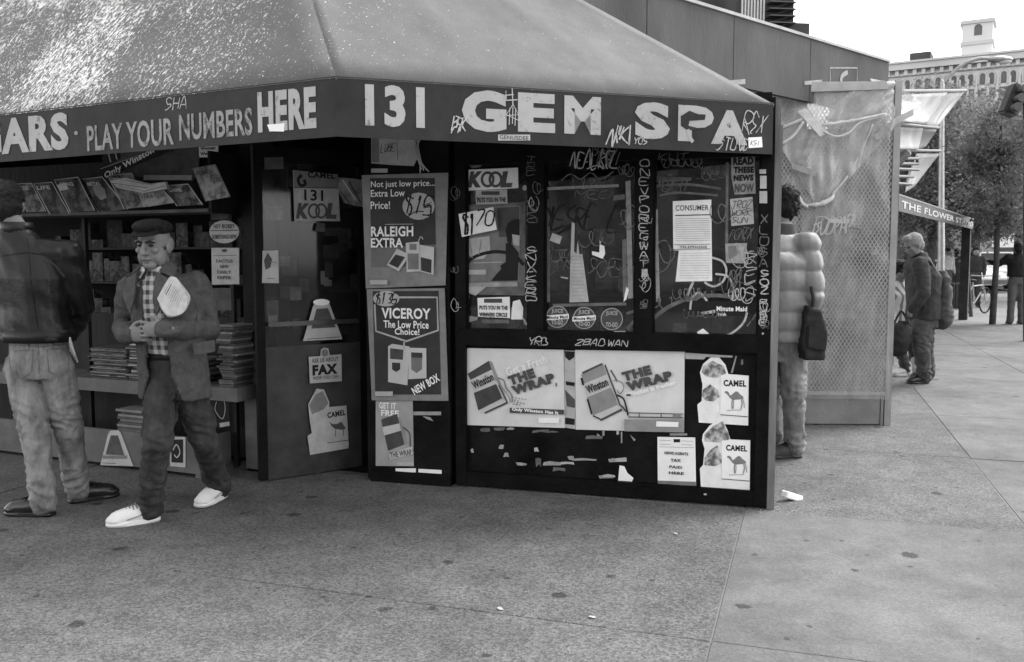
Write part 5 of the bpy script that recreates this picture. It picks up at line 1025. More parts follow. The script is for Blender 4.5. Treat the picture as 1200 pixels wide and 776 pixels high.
tree('small far tree behind the top of the flower stall', at(1062, 45), 8.5, .16, [((0, 0, 5.0), (2.4, 2.2, 2.2)), ((1.6, 0, 6.2), (1.8, 1.6, 1.6)), ((3.0, 0, 7.8), (2.0, 1.6, 1.4))], 16000, .11, LEAF2, 5, 44)

# ================================================================== buildings
FAR = M('far_stone', .62, .85, .08, .12); FARD = M('far_window', .12, .3, .3, .5); FARM = M('far_stone_trim', .5, .85, .1, .2)  # stone kept pale, distance haze put into its colour
FY = 130.; f0 = D(1030, 300, FY * 1.06); f1 = D(1260, 300, FY * .96); FPn = Plane(f0, (f1 - f0) * Vector((1, 1, 0)))
FBD = thing('arcade_building', 'pale far stone building with arched windows, cornice and square tower', 'building', f0 * Vector((1, 1, 0)))
ftop = FPn.hit(1120, 67)[1]; fw = FPn.hit(1260, 100)[0]
obj('wall', pbox(B(), FPn, -8, fw, 0, ftop - 1.2, -14, -.5), FAR, FBD)
for v0, v1, dd in ((ftop - 1.2, ftop - .3, .8), (ftop - .3, ftop, 1.1), (FPn.hit(1120, 81)[1] - .3, FPn.hit(1120, 81)[1], .1), (FPn.hit(1150, 122)[1] - .5, FPn.hit(1150, 122)[1], .2)): obj('cornice', pbox(B(), FPn, -8.5, fw, v0, v1, -1.2 if dd < .5 else -14, dd), FARM, FBD)
for k in range(26): uu = -7 + k * (fw + 7) / 26; obj('bracket', pbox(B(), FPn, uu, uu + .5, ftop - 2.0, ftop - 1.25, -.5, .4), FARM, FBD)
av1 = FPn.hit(1160, 82)[1] - .2; av0 = FPn.hit(1160, 98)[1]; lw0 = FPn.hit(1160, 115)[1]
for px in (1053, 1063, 1076, 1086, 1099, 1109, 1117.5, 1127, 1137, 1151, 1161.5, 1176, 1187, 1203, 1214):
    uu = FPn.hit(px, 95)[0]; hw = .5; n_ = 10
    arch = [(uu - hw, av0), (uu + hw, av0)] + [(uu + hw * math.cos(math.pi * i / n_), av1 - hw + hw * math.sin(math.pi * i / n_)) for i in range(n_ + 1)]
    o_ = obj('arched_window', prism(B(), arch, -.47, -.44, FPn.mat(0, 0)), FARD, FBD)
    out = [(uu + hw * 1.0 * math.cos(math.pi * i / n_), av1 - hw + hw * math.sin(math.pi * i / n_)) for i in range(n_ + 1)]
    b_ = B(); chain(b_, [FPn.pt(uu + hw, av0, -.4)] + [FPn.pt(a, c, -.4) for a, c in out] + [FPn.pt(uu - hw, av0, -.4)], .16, 6); obj('arch_moulding', b_, FARM, FBD)
    obj('lower_window', pbox(B(), FPn, uu - hw, uu + hw, lw0, av0 - .5, -.47, -.44), FARD, FBD)
    obj('pier', pbox(B(), FPn, uu + hw + .15, uu + hw + .45, lw0 - 1, av1 - .8, -.49, -.1), FARM, FBD)
tw0, tw1 = FPn.hit(1127, 40)[0], FPn.hit(1163, 40)[0]; tz1 = FPn.hit(1145, 22)[1]
obj('tower', pbox(B(), FPn, tw0, tw1, ftop - .1, tz1 - .5, -5, -.6), FAR, FBD)
obj('tower_cornice', pbox(B(), FPn, tw0 - .3, tw1 + .3, tz1 - .5, tz1, -5.3, -.3), FARM, FBD)
obj('tower_band', pbox(B(), FPn, tw0 - .2, tw1 + .2, FPn.hit(1145, 47)[1] - .5, FPn.hit(1145, 47)[1], -5.2, -.4), FARM, FBD)
b_ = B(); tw = (tw0 + tw1) / 2 + .1; h0, h1 = FPn.hit(1148, 40)[1], FPn.hit(1148, 27)[1]
prism(b_, [(tw - .5, h0), (tw + .5, h0)] + [(tw + .5 * math.cos(math.pi * i / 8), h1 - .5 + .5 * math.sin(math.pi * i / 8)) for i in range(9)], -.6, -.55, FPn.mat(0, 0)); obj('tower_window', b_, FARD, FBD)
b_ = B(); pbox(b_, FPn, FPn.hit(1062, 60)[0], FPn.hit(1087, 60)[0], ftop, FPn.hit(1075, 55)[1], -8, -4); obj('rooftop_plant', b_, M('rooftop_dark', .06, .8, .3, .5), FBD)
# dark block rising above the hoarding
DB = Plane(D(862, 300, 42.), (1, .12, 0)); TB = thing('dark_block', 'dark building with pale fins and ironwork rising above the hoarding', 'building', DB.o)
uA, uB, uC = 0, DB.hit(930, 20)[0], DB.hit(952, 30)[0]
DKB = M('dark_masonry', .05, .8, .4, .6)
obj('wall', pbox(B(), DB, -12, uB, 0, 26, -10, 0), DKB, TB); obj('lower_wing', pbox(B(), DB, uB, uC, 0, DB.hit(940, 25)[1], -9, -.3), DKB, TB)
for k in range(8): uu = DB.hit(868 + k * 3.6, 20)[0]; obj('fin', pbox(B(), DB, uu, uu + .075, 6, 26, .002, .1), PALE, TB)
for k in range(5):
    vv = DB.hit(910, 38 - k * 8)[1]; obj('landing', pbox(B(), DB, DB.hit(897, 30)[0], uB - .1, vv, vv + .05, .01, .5), DMETAL, TB)
    b_ = B(); chain(b_, [DB.pt(DB.hit(900, 30)[0], vv + .05, .3), DB.pt(uB - .3, vv + .35, .3)], .03, 6); obj('stair', b_, DMETAL, TB)
# pale shop building beyond the trees on the right, and a row behind the stall
SBp = Plane(at(1158, 62), (1, -.15, 0)); SB_ = thing('far_shop', 'pale far shop building with lettered fascia at the right edge', 'building', SBp.o)
obj('wall', pbox(B(), SBp, 0, 14, 0, 9, -8, 0), M('far_shop_wall', .4, .8, .15, .5), SB_)
obj('fascia', pbox(B(), SBp, .2, 13, SBp.hit(1180, 290)[1], SBp.hit(1180, 278)[1], 0.004, .3), WHITE, SB_)
for k in range(5): obj('shop_window', pbox(B(), SBp, .4 + k * 1.7, 1.8 + k * 1.7, .6, 2.1, .004, .05), FARD, SB_)
for k in range(6):
    for j in range(2): obj('window', pbox(B(), SBp, .6 + k * 1.6, 1.5 + k * 1.6, 3.8 + j * 2.6, 5.4 + j * 2.6, .004, .05), FARD, SB_)
RB = Plane(at(985, 70), (1, .1, 0)); RB_ = thing('far_row', 'grey far row of low buildings hidden behind the trees', 'building', RB.o)
obj('wall', pbox(B(), RB, 0, 13, 0, 6.5, -8, 0), M('far_row_wall', .16, .8, .3, .4), RB_)
for k in range(6):
    for j in range(2): obj('window', pbox(B(), RB, .6 + k * 2, 1.7 + k * 2, .8 + j * 2.8, 2.6 + j * 2.8, .004, .05), FARD, RB_)

# unseen brick row added behind the viewpoint to darken what the window panes mirror
AC = Plane((26, -30), (-1, 0.05, 0)); AC_ = thing('added_row_across_street', 'dark brick row across the street, mirrored in the newsstand panes', 'building', AC.o)
obj('wall', pbox(B(), AC, 0, 52, 0, 10, -8, 0), M('street_brick', .3, .9, .35, 1.2, .2, 20), AC_)
for k in range(17):
    for j in range(3):
        if j == 0: obj('shop_front', pbox(B(), AC, .6 + k * 3, 3.1 + k * 3, .3, 2.6, .004, .06), M('shop_front_mix', .35, .5, .8, .7), AC_)
        else: obj('window', pbox(B(), AC, .9 + k * 3, 2.1 + k * 3, .6 + j * 3.1, 2.4 + j * 3.1, .004, .06), FARD, AC_)
obj('cornice', pbox(B(), AC, -.2, 52, 10, 10.5, -8, .5), M('street_cornice', .25, .8, .2, 2), AC_)

# ================================================================== people
SKIN = M('skin_grey', .185, .55, .16, 18, .12, 150); HAIRD = M('dark_hair', .018, .5, .6, 60, .6, 90, stretch=(3, 3, .6)); HAIRL = M('fair_hair', .24, .5, .5, 60, .6, 90, stretch=(3, 3, .6))  # skin tone lowered to hold the shade on faces
JEAN = M('faded_jeans', .22, .9, .5, 13, .3, 160, stretch=(1, 1, .45)); JEAND = M('dark_jeans', .045, .9, .5, 14, .3, 160, stretch=(1, 1, .5)); LEATH = M('black_leather', .008, .42, .4, 9, .12, 60, .35)
TWEED = M('wool_coat', .075, .9, .3, 30, .4, 140); PUFF = M('quilted_nylon', .2, .45, .15, 5, .12, 60, .4); COATG = M('cotton_jacket', .045, .75, .3, 10, .2, 90); TROU = M('grey_trousers', .085, .85, .25, 9, .25, 120)
SHOEB = M('black_shoe_leather', .018, .3, .3, 12, .1, 40, .5); SHOEW = M('white_sneaker', .72, .6, .08, 14, .1, 50); BAGM = M('dark_bag_canvas', .03, .7, .3, 12, .2, 80); CAPM = M('black_wool_cap', .014, .9, .4, 40, .4, 120)
PLAID = mat_plaid(); STRIPE = mat_stripe(); SOCK = M('white_sock', .6, .9, .1, 40)
EYEM = M('eye_dark', .02, .2, .1, 5); LIPM = M('lip_grey', .07, .5, .1, 20)
def remesh(name, bm, voxel, smooth, mat, parent, base, disp=None, cut=None, thick=0):
    bmesh.ops.translate(bm, verts=bm.verts, vec=-base); bmesh.ops.recalc_face_normals(bm, faces=bm.faces)
    me = bpy.data.meshes.new('tmp'); bm.to_mesh(me); bm.free(); o = bpy.data.objects.new('tmp', me); COL.objects.link(o)
    r = o.modifiers.new('r', 'REMESH'); r.mode = 'VOXEL'; r.voxel_size = voxel
    if smooth: s = o.modifiers.new('s', 'SMOOTH'); s.factor = .5; s.iterations = smooth
    me2 = bpy.data.meshes.new_from_object(o.evaluated_get(bpy.context.evaluated_depsgraph_get())); bpy.data.objects.remove(o); bpy.data.meshes.remove(me)
    if disp:
        ns = [v_.normal.copy() for v_ in me2.vertices]
        for v_, n_ in zip(me2.vertices, ns): v_.co += n_ * disp(v_.co, n_)
    if cut:
        b2 = bmesh.new(); b2.from_mesh(me2); bmesh.ops.delete(b2, geom=[f for f in b2.faces if cut(f.calc_center_median())], context='FACES'); b2.to_mesh(me2); b2.free()
    me2.materials.clear(); me2.materials.append(mat); me2.polygons.foreach_set('use_smooth', [True] * len(me2.polygons)); me2.name = name
    out = link(name, me2, parent)
    if thick: solid(out, thick)
    return out
def N3(p, a, b, s): return noise.noise(Vector((p.x * a + s, p.y * a, p.z * b)))
def folds(amp, s, a=7, b=12):
    def f(p, n):
        w = noise.noise(Vector((p.x * 4 + s, p.y * 4, p.z * 4))) * .1; u = noise.noise(Vector(((p.x + .5 * p.z) * a + s, p.y * a, (p.z + w - .4 * p.x) * b))); v_ = N3(p, a * 2, b * 1.5, s + 5)
        return amp * (1.5 * (.42 - abs(u) ** .7) + .6 * v_)
    return f
def leg_folds(amp, s, knee, ank):
    def f(p, n):
        k = .45 + 1.1 * math.exp(-((p.z - knee) / .12) ** 2) + 1.05 * math.exp(-((p.z - ank) / .12) ** 2)
        w = noise.noise(Vector((p.x * 5 + s, p.y * 5, p.z * 4))) * .12; a = noise.noise(Vector((p.x * 9 + s, p.y * 9, (p.z + w + .5 * p.x) * 17))); c = noise.noise(Vector((p.x * 16 + s, p.y * 16, (p.z - w - .7 * p.x) * 26)))
        return amp * k * ((.45 - abs(a) ** .7) * 1.7 + .9 * (.4 - abs(c))) + .003 * N3(p, 25, 12, s + 9)
    return f
def basis(f):
    f = Vector(f).normalized(); r = f.cross(Vector((0, 0, 1))).normalized(); u = r.cross(f); m = Matrix((r, f, u)).transposed(); return m   # columns: right, forward, up
def torso(bm, spine, f, k=1.):
    """spine: list of (point, half width, half depth)"""
    m = basis((f[0], f[1], 0)); rs = []; n = 18
    for p, w_, d_ in spine:
        rs.append([p + m @ Vector((w_ * k * (abs(math.cos(t)) ** .8) * (1 if math.cos(t) > 0 else -1), d_ * k * (abs(math.sin(t)) ** .9) * (1 if math.sin(t) > 0 else -1), 0)) for t in [2 * math.pi * i / n for i in range(n)]])
    rings(bm, rs)
def hand(bm, w, d, n, side, curl=.6, sp=1.):
    """w wrist, d along the hand, n palm normal, side towards the thumb"""
    d = d.normalized(); n = (n - d * n.dot(d)).normalized(); s = d.cross(n); s = s if s.dot(side) > 0 else -s
    chain(bm, [w - d * .03, w + d * .02], [.026, .028], 10)
    m = Matrix((s, d, n)).transposed(); ell(bm, w + d * .055, (.042, .055, .017), m)
    for i, (o, L) in enumerate(((.034, .070), (.0115, .078), (-.0115, .073), (-.034, .058))):
        p = w + d * .095 + s * o * sp; pts = [w + d * .06 + s * o * .8, p]; dd = d.copy()
        for j in range(3):
            dd = (dd * math.cos(curl * .8) + n * math.sin(curl * .8)).normalized(); n2 = n
            p = p + dd * L * (.42, .33, .25)[j]; pts.append(p)
            nn_ = (n - dd * n.dot(dd)); n = nn_.normalized() if nn_.length > 1e-4 else n
        n = (n2 - d * n2.dot(d)); n = n.normalized() if n.length > 1e-4 else n2
        n = m @ Vector((0, 0, 1)); chain(bm, pts, [.0088, .0086, .0082, .0078, .007], 8)
    t0 = w + d * .025 + s * .032; td = (d * .6 + s * .75 + n * .35).normalized()
    chain(bm, [w + d * .02 + s * .01, t0, t0 + td * .035, t0 + td * .045 + (d * .8 + n * .3) * .03], [.013, .0125, .0105, .008], 8)
def head(bm, c, fh, s=1.):
    m = basis(fh) * 1.; q = lambda x_, y_, z_: c + m @ (Vector((x_, y_, z_)) * s)
    e = lambda p, r: ell(bm, q(*p), [a * s for a in r], m, 14)
    e((0, -.012, .03), (.076, .097, .087)); e((0, .022, -.032), (.062, .068, .083)); e((0, .05, -.098), (.036, .036, .026)); e((.045, .02, -.06), (.026, .05, .05)); e((-.045, .02, -.06), (.026, .05, .05))
    e((.028, .076, .024), (.032, .016, .010)); e((-.028, .076, .024), (.032, .016, .010)); e((.042, .066, -.022), (.022, .018, .018)); e((-.042, .066, -.022), (.022, .018, .018)); e((0, .088, -.066), (.024, .012, .010)); e((0, .085, -.078), (.02, .011, .008))
    chain(bm, [q(0, .086, .022), q(0, .105, -.012), q(0, .116, -.034)], [.009 * s, .011 * s, .0145 * s], 8); e((.012, .098, -.036), (.011, .012, .009)); e((-.012, .098, -.036), (.011, .012, .009))
    for x_ in (-1, 1): e((x_ * .079, -.01, -.012), (.012, .026, .036))
    return q, m
def face_parts(o, base, q, m, s, brow=HAIRD):
    for x_ in (-1, 1):
        obj('eye', ell(B(), q(x_ * .031, .079, .003) , (.013 * s, .010 * s, .0065 * s), m), EYEM, o, smooth=True)  # dark eyes enlarged, socket shade built into their size
        obj('eyebrow', chain(B(), [q(x_ * .012, .094, .019), q(x_ * .032, .094, .025), q(x_ * .052, .083, .019)], [.005, .0065, .004], 6), brow, o, smooth=True)
    obj('mouth', chain(B(), [q(-.024, .089, -.071), q(0, .1, -.0705), q(.024, .089, -.071)], [.003, .0045, .003], 6), LIPM, o, smooth=True)
def shoe(o, ank, toe, mat, sole, L=.275, w=.05):
    """ank: point on the ground under the ankle, toe: horizontal direction"""
    t = Vector((toe[0], toe[1], 0)).normalized(); m = Matrix((Vector((t.y, -t.x, 0)), t, Vector((0, 0, 1)))).transposed(); c = Vector(ank); sc = L / .275; c = c + t * .028; base = o.location.copy(); q = lambda x_, y_, z_: c + m @ Vector((x_, y_ * sc, z_))
    b_ = B(); chain(b_, [q(0, -.04, .052), q(0, .02, .056), q(-.002, .09, .047), q(-.004, .15, .040)], [.047, .049, .049, .043], 12); ell(b_, q(0, -.032, .085), (.045, .054 * sc, .045), m); ell(b_, q(-.002, .155, .034), (.050, .060 * sc, .030), m)
    sh = remesh('shoe', b_, .0085, 2, mat, o, base)
    for v_ in sh.data.vertices: v_.co.z = max(v_.co.z, c.z + .012 - base.z)
    out = [(-.088, .02), (-.078, .034), (-.05, .043), (0, .042), (.05, .043), (.10, .049), (.15, .051), (.185, .042), (.205, .026), (.212, .010)]
    pl = [(h_, y_ * sc) for y_, h_ in out] + [(-h_, y_ * sc) for y_, h_ in reversed(out)]
    b_ = B(); prism(b_, pl, .001, .026 if mat is SHOEW else .022, Matrix.Translation(c) @ m.to_4x4()); bmesh.ops.bevel(b_, geom=b_.edges[:], offset=.005, segments=2, affect='EDGES')
    pin = Matrix.Translation(-base); link('sole', mesh_of('sole', b_, sole, True), sh, Matrix.Identity(4), pin)
    for j in range(5 if L > .2 else 0):
        y_ = .045 + j * .017; z_ = .112 - j * .006; b_ = B()
        chain(b_, [q(-.032, y_, z_ - .020), q(-.012, y_ + .004, z_ - .004), q(.012, y_ + .004, z_ - .004), q(.032, y_, z_ - .020)], .0042, 6); link('lace', mesh_of('lace', b_, INK3 if mat is SHOEW else INK), sh, Matrix.Identity(4), pin)
    if mat is SHOEW:
        for x_ in (-1, 1): b_ = B(); chain(b_, [q(x_ * .046, -.03, .07), q(x_ * .048, .04, .05), q(x_ * .05, .1, .038)], .004, 5); link('side_stripe', mesh_of('side_stripe', b_, PACKM), sh, Matrix.Identity(4), pin)
    return sh
def cap_hair(o, q, m, s, mat, base, disp=.006, full=True, low=-.04):
    b_ = B(); ell(b_, q(0, -.02, .042), (.087 * s, .103 * s, .09 * s), m, 16); ell(b_, q(0, -.05, -.02), (.08 * s, .07 * s, .08 * s), m, 16)
    if full: ell(b_, q(0, .05, .095), (.06 * s, .045 * s, .035 * s), m, 12)
    return remesh('hair', b_, .008, 2, mat, o, base, lambda p, n: disp * (1 + 1.2 * N3(p, 45, 45, 2) + N3(p, 90, 90, 4)))

def person(label, base, J, f, fh, top_mat, leg_mat, shoes, hair, top_r=1., leg_r=1., hem=None, hs=1., hands=True, vox=.011, bare=None, face=True, top_name='jacket', toes=None, top_disp=None, leg_amp=.007, sleeve=1., shoe_l=.25, arms=True, hair_kw={}, open_front=None, no_top=False):
    o = thing('person', label, 'person', base)
    m = basis((f[0], f[1], 0)); sk = {k: Vector(v_) for k, v_ in J.items() if k != 'curl'}
    pel, che, nek, hd = sk['pelvis'], sk['chest'], sk['neck'], sk['head']
    # body: one continuous surface
    bm = B(); q, hm = head(bm, hd, fh, hs)
    chain(bm, [nek - (hd - nek) * .3, nek, hd - hm @ Vector((0, .02, .04))], [.06, .056, .052], 12)
    torso(bm, [(pel - Vector((0, 0, .06)), .13, .09), (pel + (che - pel) * .4, .125, .085), (che, .14, .095), (nek - Vector((0, 0, .07)), .12, .07), (nek, .05, .05)], f, .92)
    for s in 'rl':
        sh_, el_, wr_ = sk['sh' + s], sk['el' + s], sk['wr' + s]
        chain(bm, [nek - Vector((0, 0, .1)), sh_, el_, wr_], [.06, .045, .034, .025], 10)
        hp_, kn_, an_ = sk['hip' + s], sk['kn' + s], sk['an' + s]
        chain(bm, [hp_, kn_, an_, an_ - Vector((0, 0, .05))], [.075, .05, .036, .034], 10)
        if hands and 'hd' + s in J: hand(bm, wr_, sk['hd' + s], sk['hn' + s], sk['ht' + s], J.get('curl', .6))
        elif hands: ell(bm, wr_ + (wr_ - el_).normalized() * .06, (.03, .03, .05))
    remesh('body', bm, .0045 if hands and 'hdr' in J else vox, 1, SKIN, o, base)
    if face: face_parts(o, base, q, hm, hs, HAIRD if hair is not HAIRL else HAIRL)
    # trousers
    bm = B(); mid = (sk['hipr'] + sk['hipl']) / 2
    torso(bm, [(mid - Vector((0, 0, .06)), .16, .115), (pel, .172, .125), (pel + (che - pel).normalized() * .14, .155, .11)], f, leg_r)
    for s in 'rl':
        hp_, kn_, an_ = sk['hip' + s], sk['kn' + s], sk['an' + s]; lo = an_ - Vector((0, 0, .035))
        chain(bm, [hp_, hp_ * .5 + kn_ * .5, kn_, kn_ * .5 + an_ * .5, lo], [a * leg_r for a in (.098, .09, .076, .072, .070)], 14)
    tr = remesh('trousers', bm, vox, 2, leg_mat, o, base, leg_folds(leg_amp, base.x, .5, .14))
    # upper garment
    if not no_top:
        bm = B(); hemp = hem if hem is not None else pel + Vector((0, 0, .05)); hw = .185
        torso(bm, [(hemp, hw, .135), (hemp + (che - hemp) * .5, .175, .13), (che, .19, .135), (nek - Vector((0, 0, .11)), .175, .105), (nek - Vector((0, 0, .02)), .085, .075), (nek + Vector((0, 0, .03)), .066, .066)], f, top_r)
        for s in 'rl':
            sh_, el_, wr_ = sk['sh' + s], sk['el' + s], sk['wr' + s]
            chain(bm, [nek - Vector((0, 0, .12)), sh_], [.07 * top_r, .075 * top_r], 12)
            chain(bm, [sh_, sh_ * .5 + el_ * .5, el_, el_ * .4 + wr_ * .6, wr_], [a * top_r * sleeve for a in (.078, .07, .062, .056, .046)], 12)
        remesh(top_name, bm, vox, 2, top_mat, o, base, top_disp or folds(.007 * top_r, base.y), open_front, .012 if open_front else 0)
    for s, t_ in zip('rl', toes or (f, f)):
        an_ = sk['an' + s]; shoe(o, Vector((an_.x, an_.y, an_.z - .1)), t_, *shoes, L=shoe_l)
    if hair: cap_hair(o, q, hm, hs, hair, base, **hair_kw)
    return o, q, hm, sk
def JP_(base, **k): return k
from mathutils.bvhtree import BVHTree
def child(o, name): return [c for c in o.children if c.name.split('.')[0] == name][0]
def stitch(o, part_, lines, r, mat, name, lift=.002):
    c = child(o, part_); me = c.data; bv = BVHTree.FromPolygons([v_.co + o.location for v_ in me.vertices], [tuple(p_.vertices) for p_ in me.polygons]); cp = Vector((0, 0, CH))
    for ln in lines:
        pts = []
        for i in range(len(ln) - 1):
            for t in (0, .25, .5, .75): pts.append((ln[i][0] * (1 - t) + ln[i + 1][0] * t, ln[i][1] * (1 - t) + ln[i + 1][1] * t))
        pts.append(ln[-1]); w = []
        for px, py in pts:
            d_ = ray(px, py).normalized(); h = bv.ray_cast(cp, d_)[0]
            if h: w.append(h - d_ * lift)
        if len(w) > 2: obj(name, chain(B(), w, r, 5, False), mat, o)
# ---- the man in the leather jacket, back to us
b1 = (G(45, 610) + G(95, 590)) / 2; b1.z = 0
P = D
o, q, hm, sk = person('person in black leather jacket and faded jeans seen from behind at left', b1, dict(
    pelvis=P(46, 420, 4.95), chest=P(38, 325, 4.95), neck=P(20, 268, 4.97), head=P(8, 240, 5.02), shr=P(80, 297, 4.95), shl=P(-38, 292, 5.0), elr=P(97, 360, 5.05), ell=P(-58, 365, 5.05), wrr=P(86, 388, 5.28), wrl=P(-40, 400, 5.25),
    hipr=P(67, 430, 4.95), hipl=P(25, 430, 4.95), knr=P(80, 502, 5.0), knl=P(42, 512, 4.88), anr=G(92, 588) + Vector((0, 0, .1)), anl=G(52, 604) + Vector((0, 0, .1))),
    (.12, 1), (-.35, 1, -.12), LEATH, JEAN, (SHOEB, SHOEB), HAIRD, top_r=1.06, leg_r=.93, hem=P(46, 398, 4.95), toes=((.75, .65), (-1, .12)), face=False, shoe_l=.265, top_disp=lambda p, n: .009 * (N3(p, 5, 9, 1) + .8 * noise.noise(Vector(((p.x + p.z) * 14, p.y * 6, (p.z - p.x) * 5)))), leg_amp=.011, vox=.009)
b_ = B(); torso(b_, [(sk['neck'] - Vector((0, 0, .03)), .085, .08), (sk['neck'] + Vector((0, 0, .035)), .078, .075)], (.12, 1)); obj('collar', b_, LEATH, o, smooth=True)
b_ = B(); torso(b_, [(P(46, 400, 4.95), .186, .14), (P(46, 386, 4.95), .19, .142)], (.12, 1), 1.05); obj('waistband', b_, LEATH, o, smooth=True)
SEAM = M('jean_seam', .16, .9, .3, 20)
stitch(o, 'trousers', [[(10, 412), (38, 410), (37, 436), (25, 444), (13, 438), (10, 412)], [(55, 410), (80, 408), (80, 433), (69, 441), (57, 436), (55, 410)], [(45, 400), (46, 450)], [(8, 404), (46, 407), (84, 402)]], .003, SEAM, 'seam')
stitch(o, 'jacket', [[(32, 280), (36, 330), (44, 385)], [(2, 300), (30, 296), (70, 300)]], .0025, LEATH, 'seam')
for ln in ([(32, 402), (33, 409)], [(60, 402), (60, 409)]): stitch(o, 'trousers', [ln], .008, JEAN, 'belt_loop')
# keys on the hip
bm = B()
for k in range(5): chain(bm, [P(82, 396, 4.82), P(82 + k * 1.5, 404 + k * 3, 4.80), P(83 + k * 2, 412 + k * 3, 4.81)], .005, 6)
obj('key_ring', bm, METAL, o)
# ---- the walking man in cap and coat
b2 = (G(170, 612) + G(256, 592)) / 2; b2.z = 0
J = dict(pelvis=P(205, 440, 4.80), chest=P(196, 352, 4.76), neck=P(187, 313, 4.75), head=P(180, 287, 4.70), shr=P(157, 337, 4.76), shl=P(229, 335, 4.80), elr=P(146, 385, 4.86), ell=P(246, 385, 4.80), wrr=P(150, 393, 4.60), wrl=P(193, 386, 4.55),
         hipr=P(190, 452, 4.78), hipl=P(221, 452, 4.84), knr=P(184, 522, 4.66), knl=P(240, 520, 4.90), anr=G(176, 611) + Vector((0, 0, .10)), anl=G(257, 585) + Vector((0, 0, .105)),
         hdr=Vector((.85, -.25, .1)), hnr=Vector((.25, .9, .0)), htr=Vector((0, 0, 1)), hdl=Vector((-.9, -.1, .02)), hnl=Vector((-.1, .9, -.1)), htl=Vector((0, 0, 1)), curl=.75)
fw = (-.22, -1)
mw = basis((fw[0], fw[1], 0)).transposed()
def coat_cut(p):
    l = mw @ (p + b2 - Vector((J['chest'].x, J['chest'].y, 0)))
    c_ = (p + b2).z; ctr = .0 - (1.05 - c_) * .02
    if l.y < .03: return False
    if c_ > 1.40: wd_ = .045
    elif c_ > .80: wd_ = .055 + (1.4 - c_) * .03
    else: wd_ = .075 + (.80 - c_) * .35
    if abs(l.x - ctr) < wd_ and c_ < 1.46: return True
    return False
o, q, hm, sk = person('elderly person in black cap and wool coat walking out with folded newspapers', b2, J, fw, (-.14, -1, -.10), TWEED, JEAND, (SHOEW, SHOEW), None, top_r=1.04, leg_r=.92, hem=P(206, 466, 4.80), toes=((-.85, -.5), (-.25, -1)), top_name='coat', top_disp=folds(.009, 3, 6, 13), open_front=coat_cut, leg_amp=.011, sleeve=1.02, vox=.009)
b_ = B(); torso(b_, [(sk['pelvis'] + Vector((0, 0, .06)), .145, .105), (sk['pelvis'] * .5 + sk['chest'] * .5, .165, .124), (sk['chest'], .175, .128), (sk['neck'] - Vector((0, 0, .09)), .15, .098), (sk['neck'] - Vector((0, 0, .015)), .07, .07), (sk['neck'] + Vector((0, 0, .02)), .062, .062)], fw)
remesh('shirt', b_, .012, 2, PLAID, o, b2, folds(.005, 8, 8, 16))
b_ = B(); torso(b_, [(sk['pelvis'] + Vector((0, 0, .095)), .168, .124), (sk['pelvis'] + Vector((0, 0, .13)), .166, .122)], fw); obj('belt', b_, INK, o, smooth=True)
stitch(o, 'trousers', [[(206, 460), (206, 490)]], .0025, INK, 'seam')
stitch(o, 'coat', [[(150, 335), (158, 345), (160, 362)], [(225, 345), (232, 362), (230, 380)], [(178, 350), (172, 400), (174, 455)]], .002, INK2, 'seam')
# cap
b_ = B(); ell(b_, q(0, -.012, .088), (.094, .112, .048), hm, 16); ell(b_, q(0, .03, .098), (.082, .095, .036), hm, 16); remesh('cap', b_, .008, 2, CAPM, o, b2, folds(.004, 2, 20, 20))
b_ = B(); pts = [q(.075 * math.sin(a), .06 + .075 * math.cos(a), .062 - .012 * math.cos(a)) for a in [R(-80 + 16 * i) for i in range(11)]]; pts2 = [q(.07 * math.sin(a), .05 + .04 * math.cos(a), .075) for a in [R(-80 + 16 * i) for i in range(11)]]
up_ = hm @ Vector((0, 0, .006)); va = [b_.verts.new(p) for p in pts]; vb = [b_.verts.new(p) for p in pts2]; vc = [b_.verts.new(p + up_) for p in pts]; vd = [b_.verts.new(p + up_) for p in pts2]
for i in range(10): b_.faces.new((va[i], va[i + 1], vb[i + 1], vb[i])); b_.faces.new((vc[i], vc[i + 1], vd[i + 1], vd[i])); b_.faces.new((va[i], va[i + 1], vc[i + 1], vc[i]))
obj('cap_peak', b_, CAPM, o)
b_ = B()
for x_ in (-1, 1): ell(b_, q(x_ * .07, -.04, .0), (.012, .035, .04), hm)
ell(b_, q(0, -.08, -.01), (.055, .03, .05), hm); obj('hair', b_, M('grey_hair', .2, .7, .4, 60, .5, 90), o, smooth=True)
# lapels and collar: two folded flaps each side
nk = sk['neck']; fl_ = Vector((fw[0], fw[1], 0)).normalized(); rt_ = basis((fw[0], fw[1], 0)) @ Vector((1, 0, 0))
def flap(name, pts, mat=TWEED, th=.012):
    b_ = B(); a = [b_.verts.new(p) for p in pts]; c = [b_.verts.new(p + fl_ * th) for p in pts]; n_ = len(pts); b_.faces.new(c); b_.faces.new(a[::-1])
    for i in range(n_): b_.faces.new((a[i], a[(i + 1) % n_], c[(i + 1) % n_], c[i]))
    bmesh.ops.bevel(b_, geom=b_.edges[:], offset=.004, segments=2, affect='EDGES'); return obj(name, b_, mat, o)
for sx in (-1, 1):
    k = lambda r_, f_, z_: nk + rt_ * (r_ * sx) + fl_ * f_ + Vector((0, 0, z_))
    flap('lapel', [k(.055, .105, -.02), k(.125, .10, -.06), k(.135, .125, -.14), k(.075, .145, -.25), k(.052, .14, -.16)])
    flap('collar', [k(.06, .02, .035), k(.11, .0, .0), k(.14, .085, -.055), k(.065, .10, -.02)])
    flap('shirt_collar', [k(.02, .09, -.015), k(.062, .06, .015), k(.07, .085, -.045), k(.04, .112, -.06)], PLAID, .006)
pk = lambda px, py, Y: P(px, py, Y)
flap('pocket_flap', [pk(226, 403, 4.635), pk(252, 398, 4.67), pk(253, 412, 4.665), pk(228, 417, 4.63)], TWEED, .008)
